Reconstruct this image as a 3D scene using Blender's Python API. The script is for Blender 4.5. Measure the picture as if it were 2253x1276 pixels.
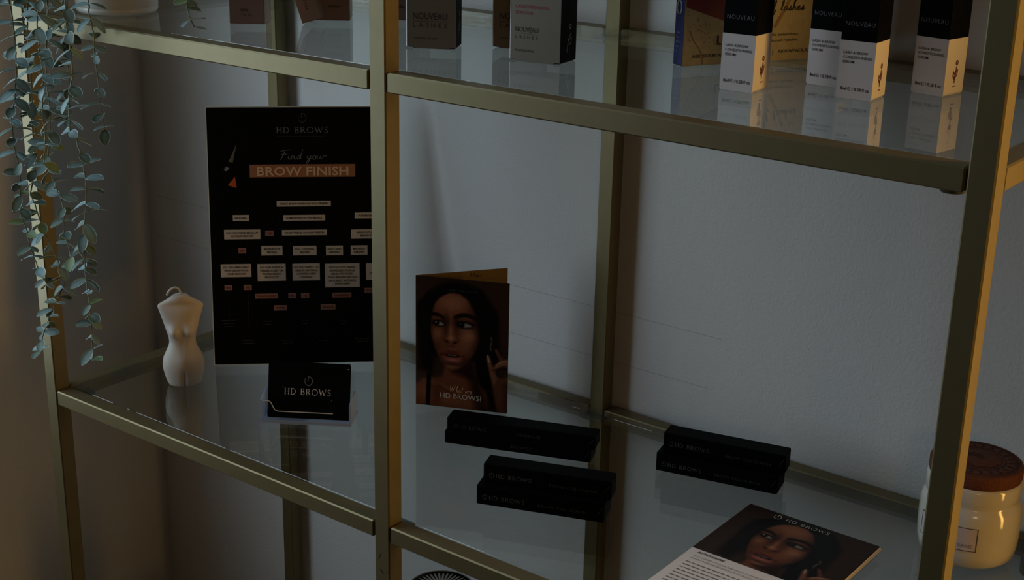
import bpy, bmesh, math, random
import numpy as np
from mathutils import Vector, Matrix

for o in list(bpy.data.objects):
    bpy.data.objects.remove(o)
SC = bpy.context.scene
COL = SC.collection
R = math.radians
Z0 = 0.85                      # height of the lower shelf above the floor (m)
HS = 0.4175                    # spacing of the shelves
random.seed(7)
RNG = np.random.default_rng(5)

# ------------------------------------------------------------------ camera
cam_d = bpy.data.cameras.new('camera')
cam = bpy.data.objects.new('camera', cam_d)
COL.objects.link(cam)
cam_d.sensor_width = 36.0
cam_d.lens = 36.0 * 3110.67 / 2253.0
cam_d.clip_start = 0.02
_r = Vector((0.794049, 0.60751787, 0.02020472))
_u = Vector((-0.20878016, 0.24136486, 0.94770979))
_f = Vector((-0.57087392, 0.75674636, -0.3184932))
M = Matrix((_r, _u, -_f)).transposed().to_4x4()
M.translation = (1.3012228, -0.85870527, 0.62046297 + Z0)
cam.matrix_world = M
SC.camera = cam

# ------------------------------------------------------------------ world, lights, exposure
SC.view_settings.view_transform = 'Standard'
SC.view_settings.look = 'None'
SC.view_settings.gamma = 1.0
SC.view_settings.use_curve_mapping = False
SC.view_settings.exposure = -0.1
wd = bpy.data.worlds.new('daylight')
SC.world = wd
wd.use_nodes = True
wd.node_tree.nodes['Background'].inputs[0].default_value = (0.55, 0.72, 1.0, 1)
wd.node_tree.nodes['Background'].inputs[1].default_value = 0.05

def area(name, loc, target, sx, sy, power, color):
    l = bpy.data.lights.new(name, 'AREA')
    l.shape = 'RECTANGLE'; l.size = sx; l.size_y = sy
    l.energy = power; l.color = color
    o = bpy.data.objects.new(name, l)
    COL.objects.link(o)
    o.location = loc
    o.rotation_euler = (Vector(target) - Vector(loc)).to_track_quat('-Z', 'Y').to_euler()
    return o

# daylight through the tall window in the left wall, just outside the picture, and a warm lamp in the room to the right
WIN = dict(y0=-0.90, y1=-0.04, z0=0.74, z1=2.50)
area('window_daylight', (-0.40, (WIN['y0'] + WIN['y1']) / 2, 1.62), (2, (WIN['y0'] + WIN['y1']) / 2, 1.62),
     0.85, 1.75, 19.0, (0.70, 0.87, 1.0))
lamp = area('warm_lamp', (1.50, 0.27, 1.20), (1.0, -0.06, 1.14), 0.07, 1.00, 2.3, (1.0, 0.56, 0.13))
lamp.data.spread = R(84)          # cone narrowed to keep its light off the left wall; no lampshade
lamp = area('front_fill', (2.1, -1.7, 1.55), (0.75, 0.37, 1.05), 0.35, 0.35, 0.30, (1.0, 0.66, 0.36))  # unseen warm fill, added to soften post shadows and warm the carton fronts
lamp.data.spread = R(80)

# ------------------------------------------------------------------ materials
def lin(c):
    c = c / 255.0
    return c / 12.92 if c <= 0.04045 else ((c + 0.055) / 1.055) ** 2.4
def rgb(r, g, b):
    return (lin(r), lin(g), lin(b), 1.0)

def mat(name, col, rough=0.5, metal=0.0, var=0.06, scale=40.0, bump=0.0, bscale=None, spec=None, sss=0.0, stretch=None, coat=0.0):
    m = bpy.data.materials.new(name); m.use_nodes = True
    nt = m.node_tree; b = nt.nodes['Principled BSDF']
    b.inputs['Roughness'].default_value = rough
    b.inputs['Metallic'].default_value = metal
    if spec is not None: b.inputs['Specular IOR Level'].default_value = spec
    if coat: b.inputs['Coat Weight'].default_value = coat; b.inputs['Coat Roughness'].default_value = 0.08
    if sss:
        b.inputs['Subsurface Weight'].default_value = sss
        b.inputs['Subsurface Scale'].default_value = 0.008
        b.inputs['Subsurface Radius'].default_value = (1.0, 0.6, 0.35)
    tc = nt.nodes.new('ShaderNodeTexCoord')
    mp = nt.nodes.new('ShaderNodeMapping')
    nt.links.new(tc.outputs['Object'], mp.inputs[0])
    if stretch: mp.inputs['Scale'].default_value = stretch
    n = nt.nodes.new('ShaderNodeTexNoise')
    n.inputs['Scale'].default_value = scale; n.inputs['Detail'].default_value = 4
    nt.links.new(mp.outputs[0], n.inputs['Vector'])
    mx = nt.nodes.new('ShaderNodeMix'); mx.data_type = 'RGBA'
    mx.inputs[6].default_value = tuple(max(0, x * (1 - var)) for x in col[:3]) + (1,)
    mx.inputs[7].default_value = tuple(min(1, x * (1 + var)) for x in col[:3]) + (1,)
    nt.links.new(n.outputs[0], mx.inputs[0])
    nt.links.new(mx.outputs[2], b.inputs['Base Color'])
    if bump:
        bn = nt.nodes.new('ShaderNodeBump'); bn.inputs['Strength'].default_value = bump
        bn.inputs['Distance'].default_value = 0.001
        n2 = nt.nodes.new('ShaderNodeTexNoise')
        n2.inputs['Scale'].default_value = bscale or scale; n2.inputs['Detail'].default_value = 3
        nt.links.new(mp.outputs[0], n2.inputs['Vector'])
        nt.links.new(n2.outputs[0], bn.inputs['Height'])
        nt.links.new(bn.outputs[0], b.inputs['Normal'])
    return m

def thin_glass(name, tint, rough=0.0, ior=1.5):
    """clear pane: what is behind it shows through, its two faces reflect by Fresnel"""
    m = bpy.data.materials.new(name); m.use_nodes = True
    nt = m.node_tree; nt.nodes.clear()
    out = nt.nodes.new('ShaderNodeOutputMaterial')
    tr = nt.nodes.new('ShaderNodeBsdfTransparent'); tr.inputs[0].default_value = tint
    gl = nt.nodes.new('ShaderNodeBsdfGlossy'); gl.inputs['Roughness'].default_value = rough
    gl.inputs[0].default_value = (0.97, 1.0, 0.98, 1)
    fr = nt.nodes.new('ShaderNodeFresnel')
    ge = nt.nodes.new('ShaderNodeNewGeometry')
    mr = nt.nodes.new('ShaderNodeMapRange')
    mr.inputs['To Min'].default_value = ior; mr.inputs['To Max'].default_value = 1.0 / ior
    nt.links.new(ge.outputs['Backfacing'], mr.inputs['Value'])
    nt.links.new(mr.outputs[0], fr.inputs['IOR'])
    mx = nt.nodes.new('ShaderNodeMixShader')
    nt.links.new(fr.outputs[0], mx.inputs[0])
    nt.links.new(tr.outputs[0], mx.inputs[1]); nt.links.new(gl.outputs[0], mx.inputs[2])
    nt.links.new(mx.outputs[0], out.inputs[0])
    return m

def print_mat(name, rough=0.35, attr='print'):
    """flat colour print held in the mesh's own colour attribute"""
    m = bpy.data.materials.new(name); m.use_nodes = True
    nt = m.node_tree; b = nt.nodes['Principled BSDF']
    b.inputs['Roughness'].default_value = rough
    b.inputs['Specular IOR Level'].default_value = 0.12
    a = nt.nodes.new('ShaderNodeAttribute'); a.attribute_name = attr
    nt.links.new(a.outputs['Color'], b.inputs['Base Color'])
    return m

BRASS = mat('brushed_brass', (0.185, 0.147, 0.070, 1), 0.43, 0.6, 0.10, 60, 0.03, 300)
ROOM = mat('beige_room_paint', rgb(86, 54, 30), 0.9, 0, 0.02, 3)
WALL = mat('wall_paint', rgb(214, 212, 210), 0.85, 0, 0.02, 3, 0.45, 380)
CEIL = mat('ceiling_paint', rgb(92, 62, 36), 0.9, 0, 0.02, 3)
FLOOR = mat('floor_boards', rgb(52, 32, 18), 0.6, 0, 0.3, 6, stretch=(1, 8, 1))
GLASS = thin_glass('shelf_glass', (0.93, 0.95, 0.94, 1))
WGLASS = thin_glass('window_glass', (0.98, 0.99, 0.99, 1))
ACRYL = thin_glass('clear_acrylic', (0.95, 0.97, 0.99, 1), 0.04, 1.2)
def milky(m, col, k):
    nt = m.node_tree; out = [n for n in nt.nodes if n.type == 'OUTPUT_MATERIAL'][0]; src = out.inputs[0].links[0].from_socket
    d = nt.nodes.new('ShaderNodeBsdfDiffuse'); d.inputs[0].default_value = col
    mx = nt.nodes.new('ShaderNodeMixShader'); mx.inputs[0].default_value = k
    nt.links.new(src, mx.inputs[1]); nt.links.new(d.outputs[0], mx.inputs[2]); nt.links.new(mx.outputs[0], out.inputs[0])
ACRYLM = thin_glass('milky_acrylic_edge', (0.88, 0.92, 0.98, 1), 0.10); milky(ACRYLM, (0.52, 0.60, 0.78, 1), 0.34)  # clear acrylic with a bluish diffuse share, so edges and sides show lighter
DARKGAP = mat('dark_rubber', rgb(40, 46, 44), 0.5)
BUMPER = mat('dark_bumper', rgb(64, 66, 52), 0.35, 0, 0.05, 50)
BLACK = mat('black_board', rgb(7, 6, 7), 0.5, 0, 0.2, 40, spec=0.08)
BLACKBOX = mat('black_carton', rgb(5, 5, 6), 0.55, 0, 0.2, 40, spec=0.05)
WHITE = mat('white_card', rgb(214, 206, 206), 0.6, 0, 0.02, 40)
FOAM = mat('white_board_edge', rgb(205, 205, 198), 0.7)
INKW = mat('pale_ink', rgb(205, 202, 196), 0.6)
INKG = mat('grey_ink', rgb(120, 120, 122), 0.5)
INKF = mat('faint_silver_ink', rgb(84, 84, 88), 0.5)
INKD = mat('dim_ink', rgb(52, 52, 56), 0.5)
INKB = mat('black_ink', rgb(24, 18, 20), 0.6)
INKR = mat('dark_red_ink', rgb(96, 30, 28), 0.6)
INKP = mat('rose_ink', rgb(150, 60, 70), 0.6)
BOXCREAM = mat('cream_print', rgb(196, 184, 172), 0.6)
BOXPINK = mat('pink_print', rgb(152, 106, 92), 0.6)
ORANGE = mat('copper_print', rgb(162, 104, 72), 0.5)
ORINK = mat('soft_orange_ink', rgb(220, 184, 146), 0.5)
FLAME = mat('orange_print', rgb(190, 78, 20), 0.5)
SILVER = mat('silver_carton', rgb(150, 142, 130), 0.38, 0.75, 0.06, 30)
ROSE = mat('rose_carton', rgb(138, 110, 100), 0.5, 0, 0.04, 60)
ROSESIDE = mat('pale_carton', rgb(176, 172, 166), 0.5, 0, 0.03, 60)
WAX = mat('ivory_wax', rgb(206, 194, 182), 0.5, 0, 0.03, 60, sss=0.12)
POT = mat('white_pot_glaze', rgb(214, 210, 202), 0.22, 0, 0.02, 30)
STEM = mat('plant_stem', rgb(92, 104, 78), 0.6, 0, 0.3, 90)
JAR = mat('cream_jar_glaze', rgb(214, 206, 192), 0.12, 0, 0.02, 20, coat=0.5)
CORK = mat('cork', rgb(98, 48, 26), 0.8, 0, 0.45, 260, 0.6, 400)
CORKD = mat('burnt_cork_mark', rgb(44, 20, 12), 0.85, 0, 0.3, 200)
LABELP = mat('pale_label', rgb(206, 190, 190), 0.5)
KIT = mat('cream_display_print', rgb(186, 168, 126), 0.45, 0, 0.28, 140)
KITBLUE = mat('blue_display_print', rgb(52, 66, 140), 0.4, 0, 0.1, 60)
KITRED = mat('deep_red_print', rgb(118, 24, 16), 0.45, 0, 0.1, 60)
SOIL = mat('moss', rgb(60, 58, 40), 0.9, 0, 0.4, 200)
PAPER = mat('white_paper', rgb(236, 234, 242), 0.6, 0, 0.02, 40)
BROWNP = mat('amber_paper', rgb(126, 98, 46), 0.5, 0, 0.05, 40)
CUP = mat('ribbed_white', rgb(206, 202, 196), 0.4)
def translucent(m, col, k):
    nt = m.node_tree; out = [n for n in nt.nodes if n.type == 'OUTPUT_MATERIAL'][0]; src = out.inputs[0].links[0].from_socket
    d = nt.nodes.new('ShaderNodeBsdfTranslucent'); d.inputs[0].default_value = col
    mx = nt.nodes.new('ShaderNodeMixShader'); mx.inputs[0].default_value = k
    nt.links.new(src, mx.inputs[1]); nt.links.new(d.outputs[0], mx.inputs[2]); nt.links.new(mx.outputs[0], out.inputs[0])
translucent(CUP, (0.8, 0.78, 0.75, 1), 0.55)
PENCIL = mat('pencil_mark', rgb(184, 182, 180), 0.8)
SCUFF = mat('dark_scuff', rgb(30, 30, 24), 0.6)
PRINT = print_mat('printed_photograph')

# ------------------------------------------------------------------ builders
class MB:
    """collects polygons (with material slots) and links them as one mesh object"""
    def __init__(s): s.v = []; s.f = []; s.mi = []; s.ms = []; s.smooth = []
    def slot(s, m):
        if m not in s.ms: s.ms.append(m)
        return s.ms.index(m)
    def poly(s, pts, m, smooth=False):
        k = len(s.v); s.v += [tuple(p) for p in pts]
        s.f.append(tuple(range(k, k + len(pts)))); s.mi.append(s.slot(m)); s.smooth.append(smooth)
    def raw(s, vs, fs, m, smooth=False):
        k = len(s.v); s.v += [tuple(p) for p in vs]; i = s.slot(m)
        for f in fs:
            s.f.append(tuple(k + q for q in f)); s.mi.append(i); s.smooth.append(smooth)
    def box(s, x0, y0, z0, x1, y1, z1, m):
        v = [(x0, y0, z0), (x1, y0, z0), (x1, y1, z0), (x0, y1, z0), (x0, y0, z1), (x1, y0, z1), (x1, y1, z1), (x0, y1, z1)]
        s.raw(v, [(0, 3, 2, 1), (4, 5, 6, 7), (0, 1, 5, 4), (1, 2, 6, 5), (2, 3, 7, 6), (3, 0, 4, 7)], m)
    def tube(s, path, rad, m, n=6, taper=None):
        rings = []; P = [Vector(p) for p in path]
        for i, q in enumerate(P):
            t = (P[min(i + 1, len(P) - 1)] - P[max(i - 1, 0)]).normalized()
            a = t.orthogonal().normalized() if i == 0 else (rings_a - t * rings_a.dot(t)).normalized()
            rings_a = a; b = t.cross(a)
            rr = rad if taper is None else rad * (1 + (taper - 1) * i / (len(P) - 1))
            rings.append([q + (a * math.cos(2 * math.pi * k / n) + b * math.sin(2 * math.pi * k / n)) * rr for k in range(n)])
        vs = [p for r in rings for p in r]; fs = []
        for i in range(len(P) - 1):
            for k in range(n):
                fs.append((i * n + k, i * n + (k + 1) % n, (i + 1) * n + (k + 1) % n, (i + 1) * n + k))
        fs.append(tuple(reversed(range(n)))); fs.append(tuple(range((len(P) - 1) * n, len(P) * n)))
        s.raw(vs, fs, m, True)
    def lathe(s, prof, m, n=48, flute=0.0, nfl=0):
        vs = []; fs = []
        for r, z in prof:
            for k in range(n):
                a = 2 * math.pi * k / n
                rr = r * (1 + flute * math.cos(nfl * a)) if flute else r
                vs.append((rr * math.cos(a), rr * math.sin(a), z))
        for i in range(len(prof) - 1):
            for k in range(n):
                fs.append((i * n + k, i * n + (k + 1) % n, (i + 1) * n + (k + 1) % n, (i + 1) * n + k))
        if prof[0][0] > 1e-6: fs.append(tuple(reversed(range(n))))
        if prof[-1][0] > 1e-6: fs.append(tuple(range((len(prof) - 1) * n, len(prof) * n)))
        s.raw(vs, fs, m, True)
    def build(s, name, parent=None, bevel=0.0, seg=2, loc=None, label=None, sharp=None):
        me = bpy.data.meshes.new(name)
        me.from_pydata(s.v, [], s.f)
        for m in s.ms: me.materials.append(m)
        me.polygons.foreach_set('material_index', s.mi)
        me.polygons.foreach_set('use_smooth', s.smooth)
        if bevel:
            bm = bmesh.new(); bm.from_mesh(me)
            bmesh.ops.remove_doubles(bm, verts=bm.verts, dist=1e-6)
            bmesh.ops.bevel(bm, geom=list(bm.edges), offset=bevel, segments=seg, affect='EDGES', profile=0.5)
            bm.to_mesh(me); bm.free()
        me.update()
        o = bpy.data.objects.new(name, me)
        COL.objects.link(o)
        if parent is not None: o.parent = parent
        if loc is not None: o.location = loc
        if label: o['label'] = label
        return o

def thing(name, label, cat, loc, rz=0.0, group=None):
    o = bpy.data.objects.new(name, None); COL.objects.link(o)
    o.empty_display_size = 0.02
    o.location = loc; o.rotation_euler = (0, 0, rz)
    o['label'] = label; o['category'] = cat
    if group: o['group'] = group
    return o

def struct(name, mb, bevel=0.0):
    o = mb.build(name, None, bevel); o['kind'] = 'structure'
    return o

# ------------------------------------------------------------------ flat print
_tc = {}
def glyphs(txt, offset=0.0, space=1.0):
    key = (txt, offset, space)
    if key in _tc: return _tc[key]
    cu = bpy.data.curves.new('tmp', 'FONT'); cu.body = txt; cu.resolution_u = 2
    cu.offset = offset; cu.space_character = space
    ob = bpy.data.objects.new('tmp', cu); COL.objects.link(ob)
    dg = bpy.context.evaluated_depsgraph_get()
    me = bpy.data.meshes.new_from_object(ob.evaluated_get(dg))
    vs = [(v.co.x, v.co.y) for v in me.vertices]; fs = [tuple(p.vertices) for p in me.polygons]
    bpy.data.objects.remove(ob); bpy.data.curves.remove(cu); bpy.data.meshes.remove(me)
    _tc[key] = (vs, fs)
    return _tc[key]

# stroke letters for the thin serif lettering and the handwriting (cap height 1)
def arc(cx, cy, rx, ry, a0, a1, n=10):
    return [(cx + rx * math.cos(R(a0 + (a1 - a0) * i / n)), cy + ry * math.sin(R(a0 + (a1 - a0) * i / n))) for i in range(n + 1)]
T, K = 0.055, 0.115
SERIF = {
 'H': (0.86, [([(.14, 0), (.14, 1)], K), ([(.72, 0), (.72, 1)], K), ([(.14, .52), (.72, .52)], T), ([(.02, .02), (.26, .02)], T), ([(.02, .98), (.26, .98)], T), ([(.60, .02), (.84, .02)], T), ([(.60, .98), (.84, .98)], T)]),
 'D': (0.90, [([(.14, 0), (.14, 1)], K), ([(.02, .98), (.35, .98)], T), ([(.02, .02), (.35, .02)], T), (arc(.33, .5, .47, .48, -90, 90, 12), .09)]),
 'B': (0.72, [([(.14, 0), (.14, 1)], K), ([(.02, .98), (.34, .98)], T), ([(.02, .02), (.36, .02)], T), ([(.14, .53), (.34, .53)], T), (arc(.32, .755, .24, .225, -90, 90, 8), .09), (arc(.34, .275, .29, .255, -90, 90, 8), .1)]),
 'R': (0.82, [([(.14, 0), (.14, 1)], K), ([(.02, .98), (.34, .98)], T), ([(.02, .02), (.28, .02)], T), ([(.14, .48), (.34, .48)], T), (arc(.32, .73, .26, .25, -90, 90, 8), .09), ([(.36, .48), (.56, .2), (.78, .02)], .1)]),
 'O': (1.02, [(arc(.5, .5, .45, .48, 0, 360, 22), .085)]),
 'W': (1.22, [([(.06, .98), (.36, .02)], K), ([(.36, .02), (.60, .9)], T), ([(.58, .9), (.86, .02)], K), ([(.86, .02), (1.14, .98)], T), ([(0, .98), (.18, .98)], T), ([(1.04, .98), (1.22, .98)], T)]),
 'S': (0.66, [([(.52, .82), (.50, .93), (.40, .98), (.27, .98), (.15, .92), (.11, .78), (.16, .64), (.32, .52), (.47, .40), (.53, .26), (.48, .1), (.34, .02), (.22, .02), (.12, .08), (.08, .2)], .09)]),
 ' ': (0.42, []),
}
CURSIVE = {
 'F': (0.8, [[(.1, .82), (.4, .95), (.95, 1.0)], [(.5, .95), (.38, .55), (.22, .05), (.1, 0)], [(.15, .5), (.45, .56), (.7, .55)]]),
 'W': (1.2, [[(.1, .95), (.14, .5), (.2, .08), (.32, .3), (.5, .8), (.52, .4), (.58, .08), (.75, .4), (.95, 1.0)]]),
 'H': (0.9, [[(.25, 1.0), (.15, .5), (.05, 0)], [(.8, 1.0), (.68, .5), (.6, 0)], [(.0, .5), (.4, .55), (.8, .55)]]),
 'i': (0.26, [[(.05, .38), (.02, .1), (.1, .02), (.24, .15)]]),
 'n': (0.46, [[(.02, .4), (.04, 0)], [(.04, .2), (.16, .38), (.26, .36), (.28, .1), (.34, .02), (.44, .12)]]),
 'd': (0.5, [[(.34, .36), (.2, .4), (.06, .22), (.1, .04), (.24, .08), (.36, .4), (.52, 1.05), (.4, .5), (.36, .05), (.48, .1)]]),
 ' ': (0.4, []),
 'y': (0.46, [[(.04, .38), (.08, .1), (.22, .1), (.36, .4)], [(.36, .4), (.26, -.1), (.1, -.45), (-.02, -.35), (.1, -.1), (.44, .12)]]),
 'o': (0.42, [arc(.2, .2, .16, .18, 90, 450, 10), [(.22, .38), (.4, .3)]]),
 'u': (0.46, [[(.04, .38), (.06, .08), (.2, .04), (.34, .38), (.34, .08), (.44, .08)]]),
 'r': (0.4, [[(.04, .1), (.1, .4), (.2, .34), (.32, .38), (.36, .3)]]),
 'h': (0.48, [[(.1, .3), (.26, 1.0), (.16, .9), (.06, 0), (.18, .34), (.28, .34), (.3, .08), (.44, .1)]]),
 'a': (0.46, [[(.32, .34), (.18, .4), (.04, .2), (.1, .02), (.24, .1), (.34, .38), (.34, .06), (.44, .1)]]),
 't': (0.36, [[(.22, .8), (.14, .3), (.16, .04), (.32, .1)], [(.0, .55), (.4, .6)]]),
 'e': (0.4, [[(.04, .18), (.26, .26), (.22, .38), (.1, .34), (.04, .16), (.14, .02), (.36, .14)]]),
 'w': (0.6, [[(.02, .38), (.08, .06), (.26, .34), (.3, .06), (.5, .38)]]),
 'l': (0.3, [[(.04, .1), (.22, .7), (.2, 1.0), (.1, .8), (.08, .1), (.26, .1)]]),
 's': (0.36, [[(.02, .06), (.2, .42), (.26, .2), (.2, .02), (.04, .04), (.34, .14)]]),
 'f': (0.36, [[(.04, .1), (.24, .8), (.2, 1.0), (.12, .7), (.04, -.4), (.12, -.3), (.3, .12)]]),
}

class Sheet:
    """flat print on a plane: origin o, unit axes u (right) and v (up); lengths in metres"""
    def __init__(s, o, u, v, lift=0.00025):
        s.o = Vector(o); s.u = Vector(u); s.v = Vector(v); s.n = s.u.cross(s.v).normalized(); s.lift = lift; s.mb = MB()
    def P(s, x, y, l): return s.o + s.u * x + s.v * y + s.n * (s.lift * l)
    def rect(s, x0, y0, x1, y1, m, l=1): s.mb.poly([s.P(x0, y0, l), s.P(x1, y0, l), s.P(x1, y1, l), s.P(x0, y1, l)], m)
    def polyg(s, pts, m, l=1): s.mb.poly([s.P(x, y, l) for x, y in pts], m)
    def outline(s, x0, y0, x1, y1, w, m, l=1):
        s.rect(x0, y0, x1, y0 + w, m, l); s.rect(x0, y1 - w, x1, y1, m, l); s.rect(x0, y0 + w, x0 + w, y1 - w, m, l); s.rect(x1 - w, y0 + w, x1, y1 - w, m, l)
    def stroke(s, pts, w, m, l=1):
        n = len(pts); L = []; Rr = []
        for i in range(n):
            a = pts[max(i - 1, 0)]; b = pts[min(i + 1, n - 1)]
            dx, dy = b[0] - a[0], b[1] - a[1]; d = math.hypot(dx, dy) or 1
            L.append((pts[i][0] - dy / d * w / 2, pts[i][1] + dx / d * w / 2)); Rr.append((pts[i][0] + dy / d * w / 2, pts[i][1] - dx / d * w / 2))
        for i in range(n - 1):
            s.polyg([Rr[i], Rr[i + 1], L[i + 1], L[i]], m, l)
    def text(s, txt, x0, y0, x1, cap, m, l=2, offset=0.0, space=1.0, skew=0.0):
        """cap-height text whose ink runs from x0 to x1 on the baseline y0"""
        vs, fs = glyphs(txt, offset, space)
        if not vs: return
        a = min(p[0] for p in vs); b = max(p[0] for p in vs)
        k = (x1 - x0) / (b - a); h = cap / 0.729
        s.mb.raw([s.P(x0 + (p[0] - a) * k + p[1] * h * skew, y0 + p[1] * h, l) for p in vs], fs, m)
    def ctext(s, txt, xc, y0, cap, m, l=2, offset=0.0, wmax=None, wf=1.0):
        vs, fs = glyphs(txt, offset, 1.0)
        a = min(p[0] for p in vs); b = max(p[0] for p in vs)
        w = (b - a) * cap / 0.729 * wf
        if wmax and w > wmax: w = wmax
        s.text(txt, xc - w / 2, y0, xc + w / 2, cap, m, l, offset)
    def letters(s, txt, x0, y0, x1, cap, m, table, w=None, gap=0.1, l=2, skew=0.0):
        tot = sum(table[c][0] + gap for c in txt) - gap; k = (x1 - x0) / tot; x = 0
        for c in txt:
            adv, st = table[c]
            for q in st:
                pts, ww = (q if isinstance(q, tuple) else (q, w))
                s.stroke([(x0 + (x + a) * k + b * cap * skew, y0 + b * cap) for a, b in pts], ww * cap, m, l)
            x += adv + gap
    def serif(s, txt, x0, y0, x1, cap, m, l=2): s.letters(txt, x0, y0, x1, cap, m, SERIF, None, 0.16, l)
    def script(s, txt, x0, y0, x1, cap, m, w=0.05, l=2, skew=0.12): s.letters(txt, x0, y0, x1, cap, m, CURSIVE, w, 0.0, l, skew)
    def emblem(s, xc, yc, r, m, l=2):
        """open ring with an upright inside, like a letter D"""
        s.stroke([(xc + a, yc + b) for a, b in arc(0, 0, r * .85, r, 98, -210, 22)], r * .16, m, l)
        s.stroke([(xc - r * .12, yc + r * 1.0), (xc - r * .16, yc + r * .05)], r * .16, m, l)
        s.stroke([(xc - r * .82, yc + r * .7), (xc - r * .8, yc - r * .5)], r * .12, m, l)
    def build(s, name, parent, label=None): return s.mb.build(name, parent, label=label)

def carton(parent, w, d, h, m, name='carton', x=0, y=0, z=0, bevel=0.0006, label=None):
    b = MB(); b.box(x, y, z, x + w, y + d, z + h, m)
    return b.build(name, parent, bevel, 2, label=label)

# ------------------------------------------------------------------ printed portrait (painted into colour attributes)
def portrait(X, Y):
    """woman looking aside over her shoulder: X right, Y up, in mm of the cover (104 x 150)"""
    def G(cx, cy, sx, sy, rot=0):
        c, s_ = math.cos(R(rot)), math.sin(R(rot))
        dx = (X - cx) * c + (Y - cy) * s_; dy = -(X - cx) * s_ + (Y - cy) * c
        return np.exp(-0.5 * ((dx / sx) ** 2 + (dy / sy) ** 2))
    def E(cx, cy, rx, ry, soft=0.12, rot=0):
        c, s_ = math.cos(R(rot)), math.sin(R(rot))
        dx = (X - cx) * c + (Y - cy) * s_; dy = -(X - cx) * s_ + (Y - cy) * c
        d = np.sqrt((dx / rx) ** 2 + (dy / ry) ** 2)
        return np.clip((1 + soft - d) / (2 * soft), 0, 1)
    def LN(pts, w, soft=0.6):
        m = np.zeros(X.shape)
        for (x0, y0), (x1, y1) in zip(pts[:-1], pts[1:]):
            vx, vy = x1 - x0, y1 - y0; t = np.clip(((X - x0) * vx + (Y - y0) * vy) / (vx * vx + vy * vy), 0, 1)
            m = np.maximum(m, np.clip((w + soft - np.hypot(X - x0 - t * vx, Y - y0 - t * vy)) / (2 * soft), 0, 1))
        return m
    def PG(pts, soft):
        """soft polygon from its signed distance"""
        d = np.full(X.shape, 1e9); ins = np.zeros(X.shape, bool); n = len(pts)
        for i in range(n):
            (x0, y0), (x1, y1) = pts[i], pts[(i + 1) % n]
            vx, vy = x1 - x0, y1 - y0; t = np.clip(((X - x0) * vx + (Y - y0) * vy) / (vx * vx + vy * vy), 0, 1)
            d = np.minimum(d, np.hypot(X - x0 - t * vx, Y - y0 - t * vy))
            c = (y0 > Y) != (y1 > Y); ins ^= c & (X < (x1 - x0) * (Y - y0) / ((y1 - y0) or 1e-9) + x0)
        return np.clip(np.where(ins, d, -d) / (2 * soft) + .5, 0, 1)
    img = np.zeros(X.shape + (3,))
    def put(mask, col, k=1.0):
        a = np.clip(mask * k, 0, 1)[..., None]
        img[:] = img * (1 - a) + np.array(col, float) * a
    SK, SH, DK, HI = (104, 61, 41), (60, 32, 22), (28, 14, 11), (162, 110, 84)
    HAIR = (9, 7, 7)
    img[:] = (44, 30, 22)
    put(G(4, 40, 16, 50), (66, 52, 44), .6); put(G(98, 110, 10, 40), (52, 34, 24), .7)
    # hair mass behind
    put(E(47, 100, 44, 46, .08), HAIR); put(PG([(2, 118), (20, 128), (22, 60), (18, 38), (4, 44)], 5), HAIR, .92); put(PG([(66, 128), (90, 116), (94, 70), (88, 30), (92, 0), (70, 0), (62, 40)], 4), HAIR)
    # neck, shoulders, chest
    put(PG([(34, 52), (66, 56), (70, 32), (80, 22), (84, -4), (-4, -4), (-4, 22), (12, 32), (30, 36)], 2.2), SK)
    put(PG([(33, 54), (66, 58), (70, 34), (60, 36), (42, 42)], 4), DK, .9); put(PG([(60, 40), (72, 34), (86, -4), (68, -4)], 5), DK, .9)
    put(LN([(8, 30), (24, 27), (38, 22)], 1.0, 2.2), HI, .5); put(G(8, 18, 7, 7), (150, 100, 78), .5); put(G(42, 9, 20, 6, -6), HI, .4); put(LN([(26, 25), (40, 17), (50, 15)], .9, 2), SH, .6); put(G(24, 14, 4, 10), SH, .5)
    put(LN([(15, 36), (13.6, -3)], 2.5, .5), (6, 6, 7))
    # face outline
    face = PG([(17, 104), (19, 116), (26, 127), (37, 133), (50, 133), (62, 126), (70, 112), (72.5, 96), (71, 80), (66, 66), (58, 54), (49, 46.5), (41, 44.5), (34, 47), (28, 55), (22, 68), (17.5, 84), (16, 94)], 1.1)
    put(face, SK)
    put(G(72, 84, 8, 40, 6) * face, DK, .95); put(G(15, 84, 5, 30) * face, SH, .9); put(G(60, 52, 16, 6, 34) * face, DK, .85); put(G(30, 52, 6, 8, -30) * face, SH, .6); put(G(24, 74, 4, 10, -8) * face, SH, .45)
    put(G(42, 122, 13, 8) * face, HI, .55); put(G(60, 86, 6.5, 6, 20) * face, HI, .75); put(G(24, 86, 3.6, 6) * face, HI, .55); put(G(41, 50, 6.5, 3.4) * face, HI, .6); put(G(57, 74, 7, 8) * face, HI, .22)
    # nose
    put(G(34.2, 92, 2.2, 9) * face, SH, .7); put(G(46.5, 92, 3.0, 8) * face, SH, .55); put(G(39.4, 94, 1.6, 11) * face, HI, .65)
    put(E(40, 79.6, 7.2, 4.2, .35), (104, 62, 44), .6); put(G(39.6, 81.4, 2.3, 2.1), HI, .95)
    put(E(35.4, 77.2, 2.3, 1.15, .5, -18), (16, 8, 7), .95); put(E(44.4, 76.9, 2.6, 1.2, .5, 16), (16, 8, 7), .95); put(LN([(47.6, 82), (48.4, 79), (47, 77)], .5, .8), SH, .8); put(LN([(32.6, 81), (32.2, 79), (33.2, 77.6)], .5, .8), SH, .7)
    put(G(40.6, 72.4, 2.2, 2.6), SH, .45)
    # eye sockets
    put(G(25.5, 99.5, 7.5, 4.6), SH, .85); put(G(56, 100.5, 10.5, 5.2), SH, .85); put(G(34, 101, 3, 5), DK, .5); put(G(46, 101, 3, 4.6), DK, .45)
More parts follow.
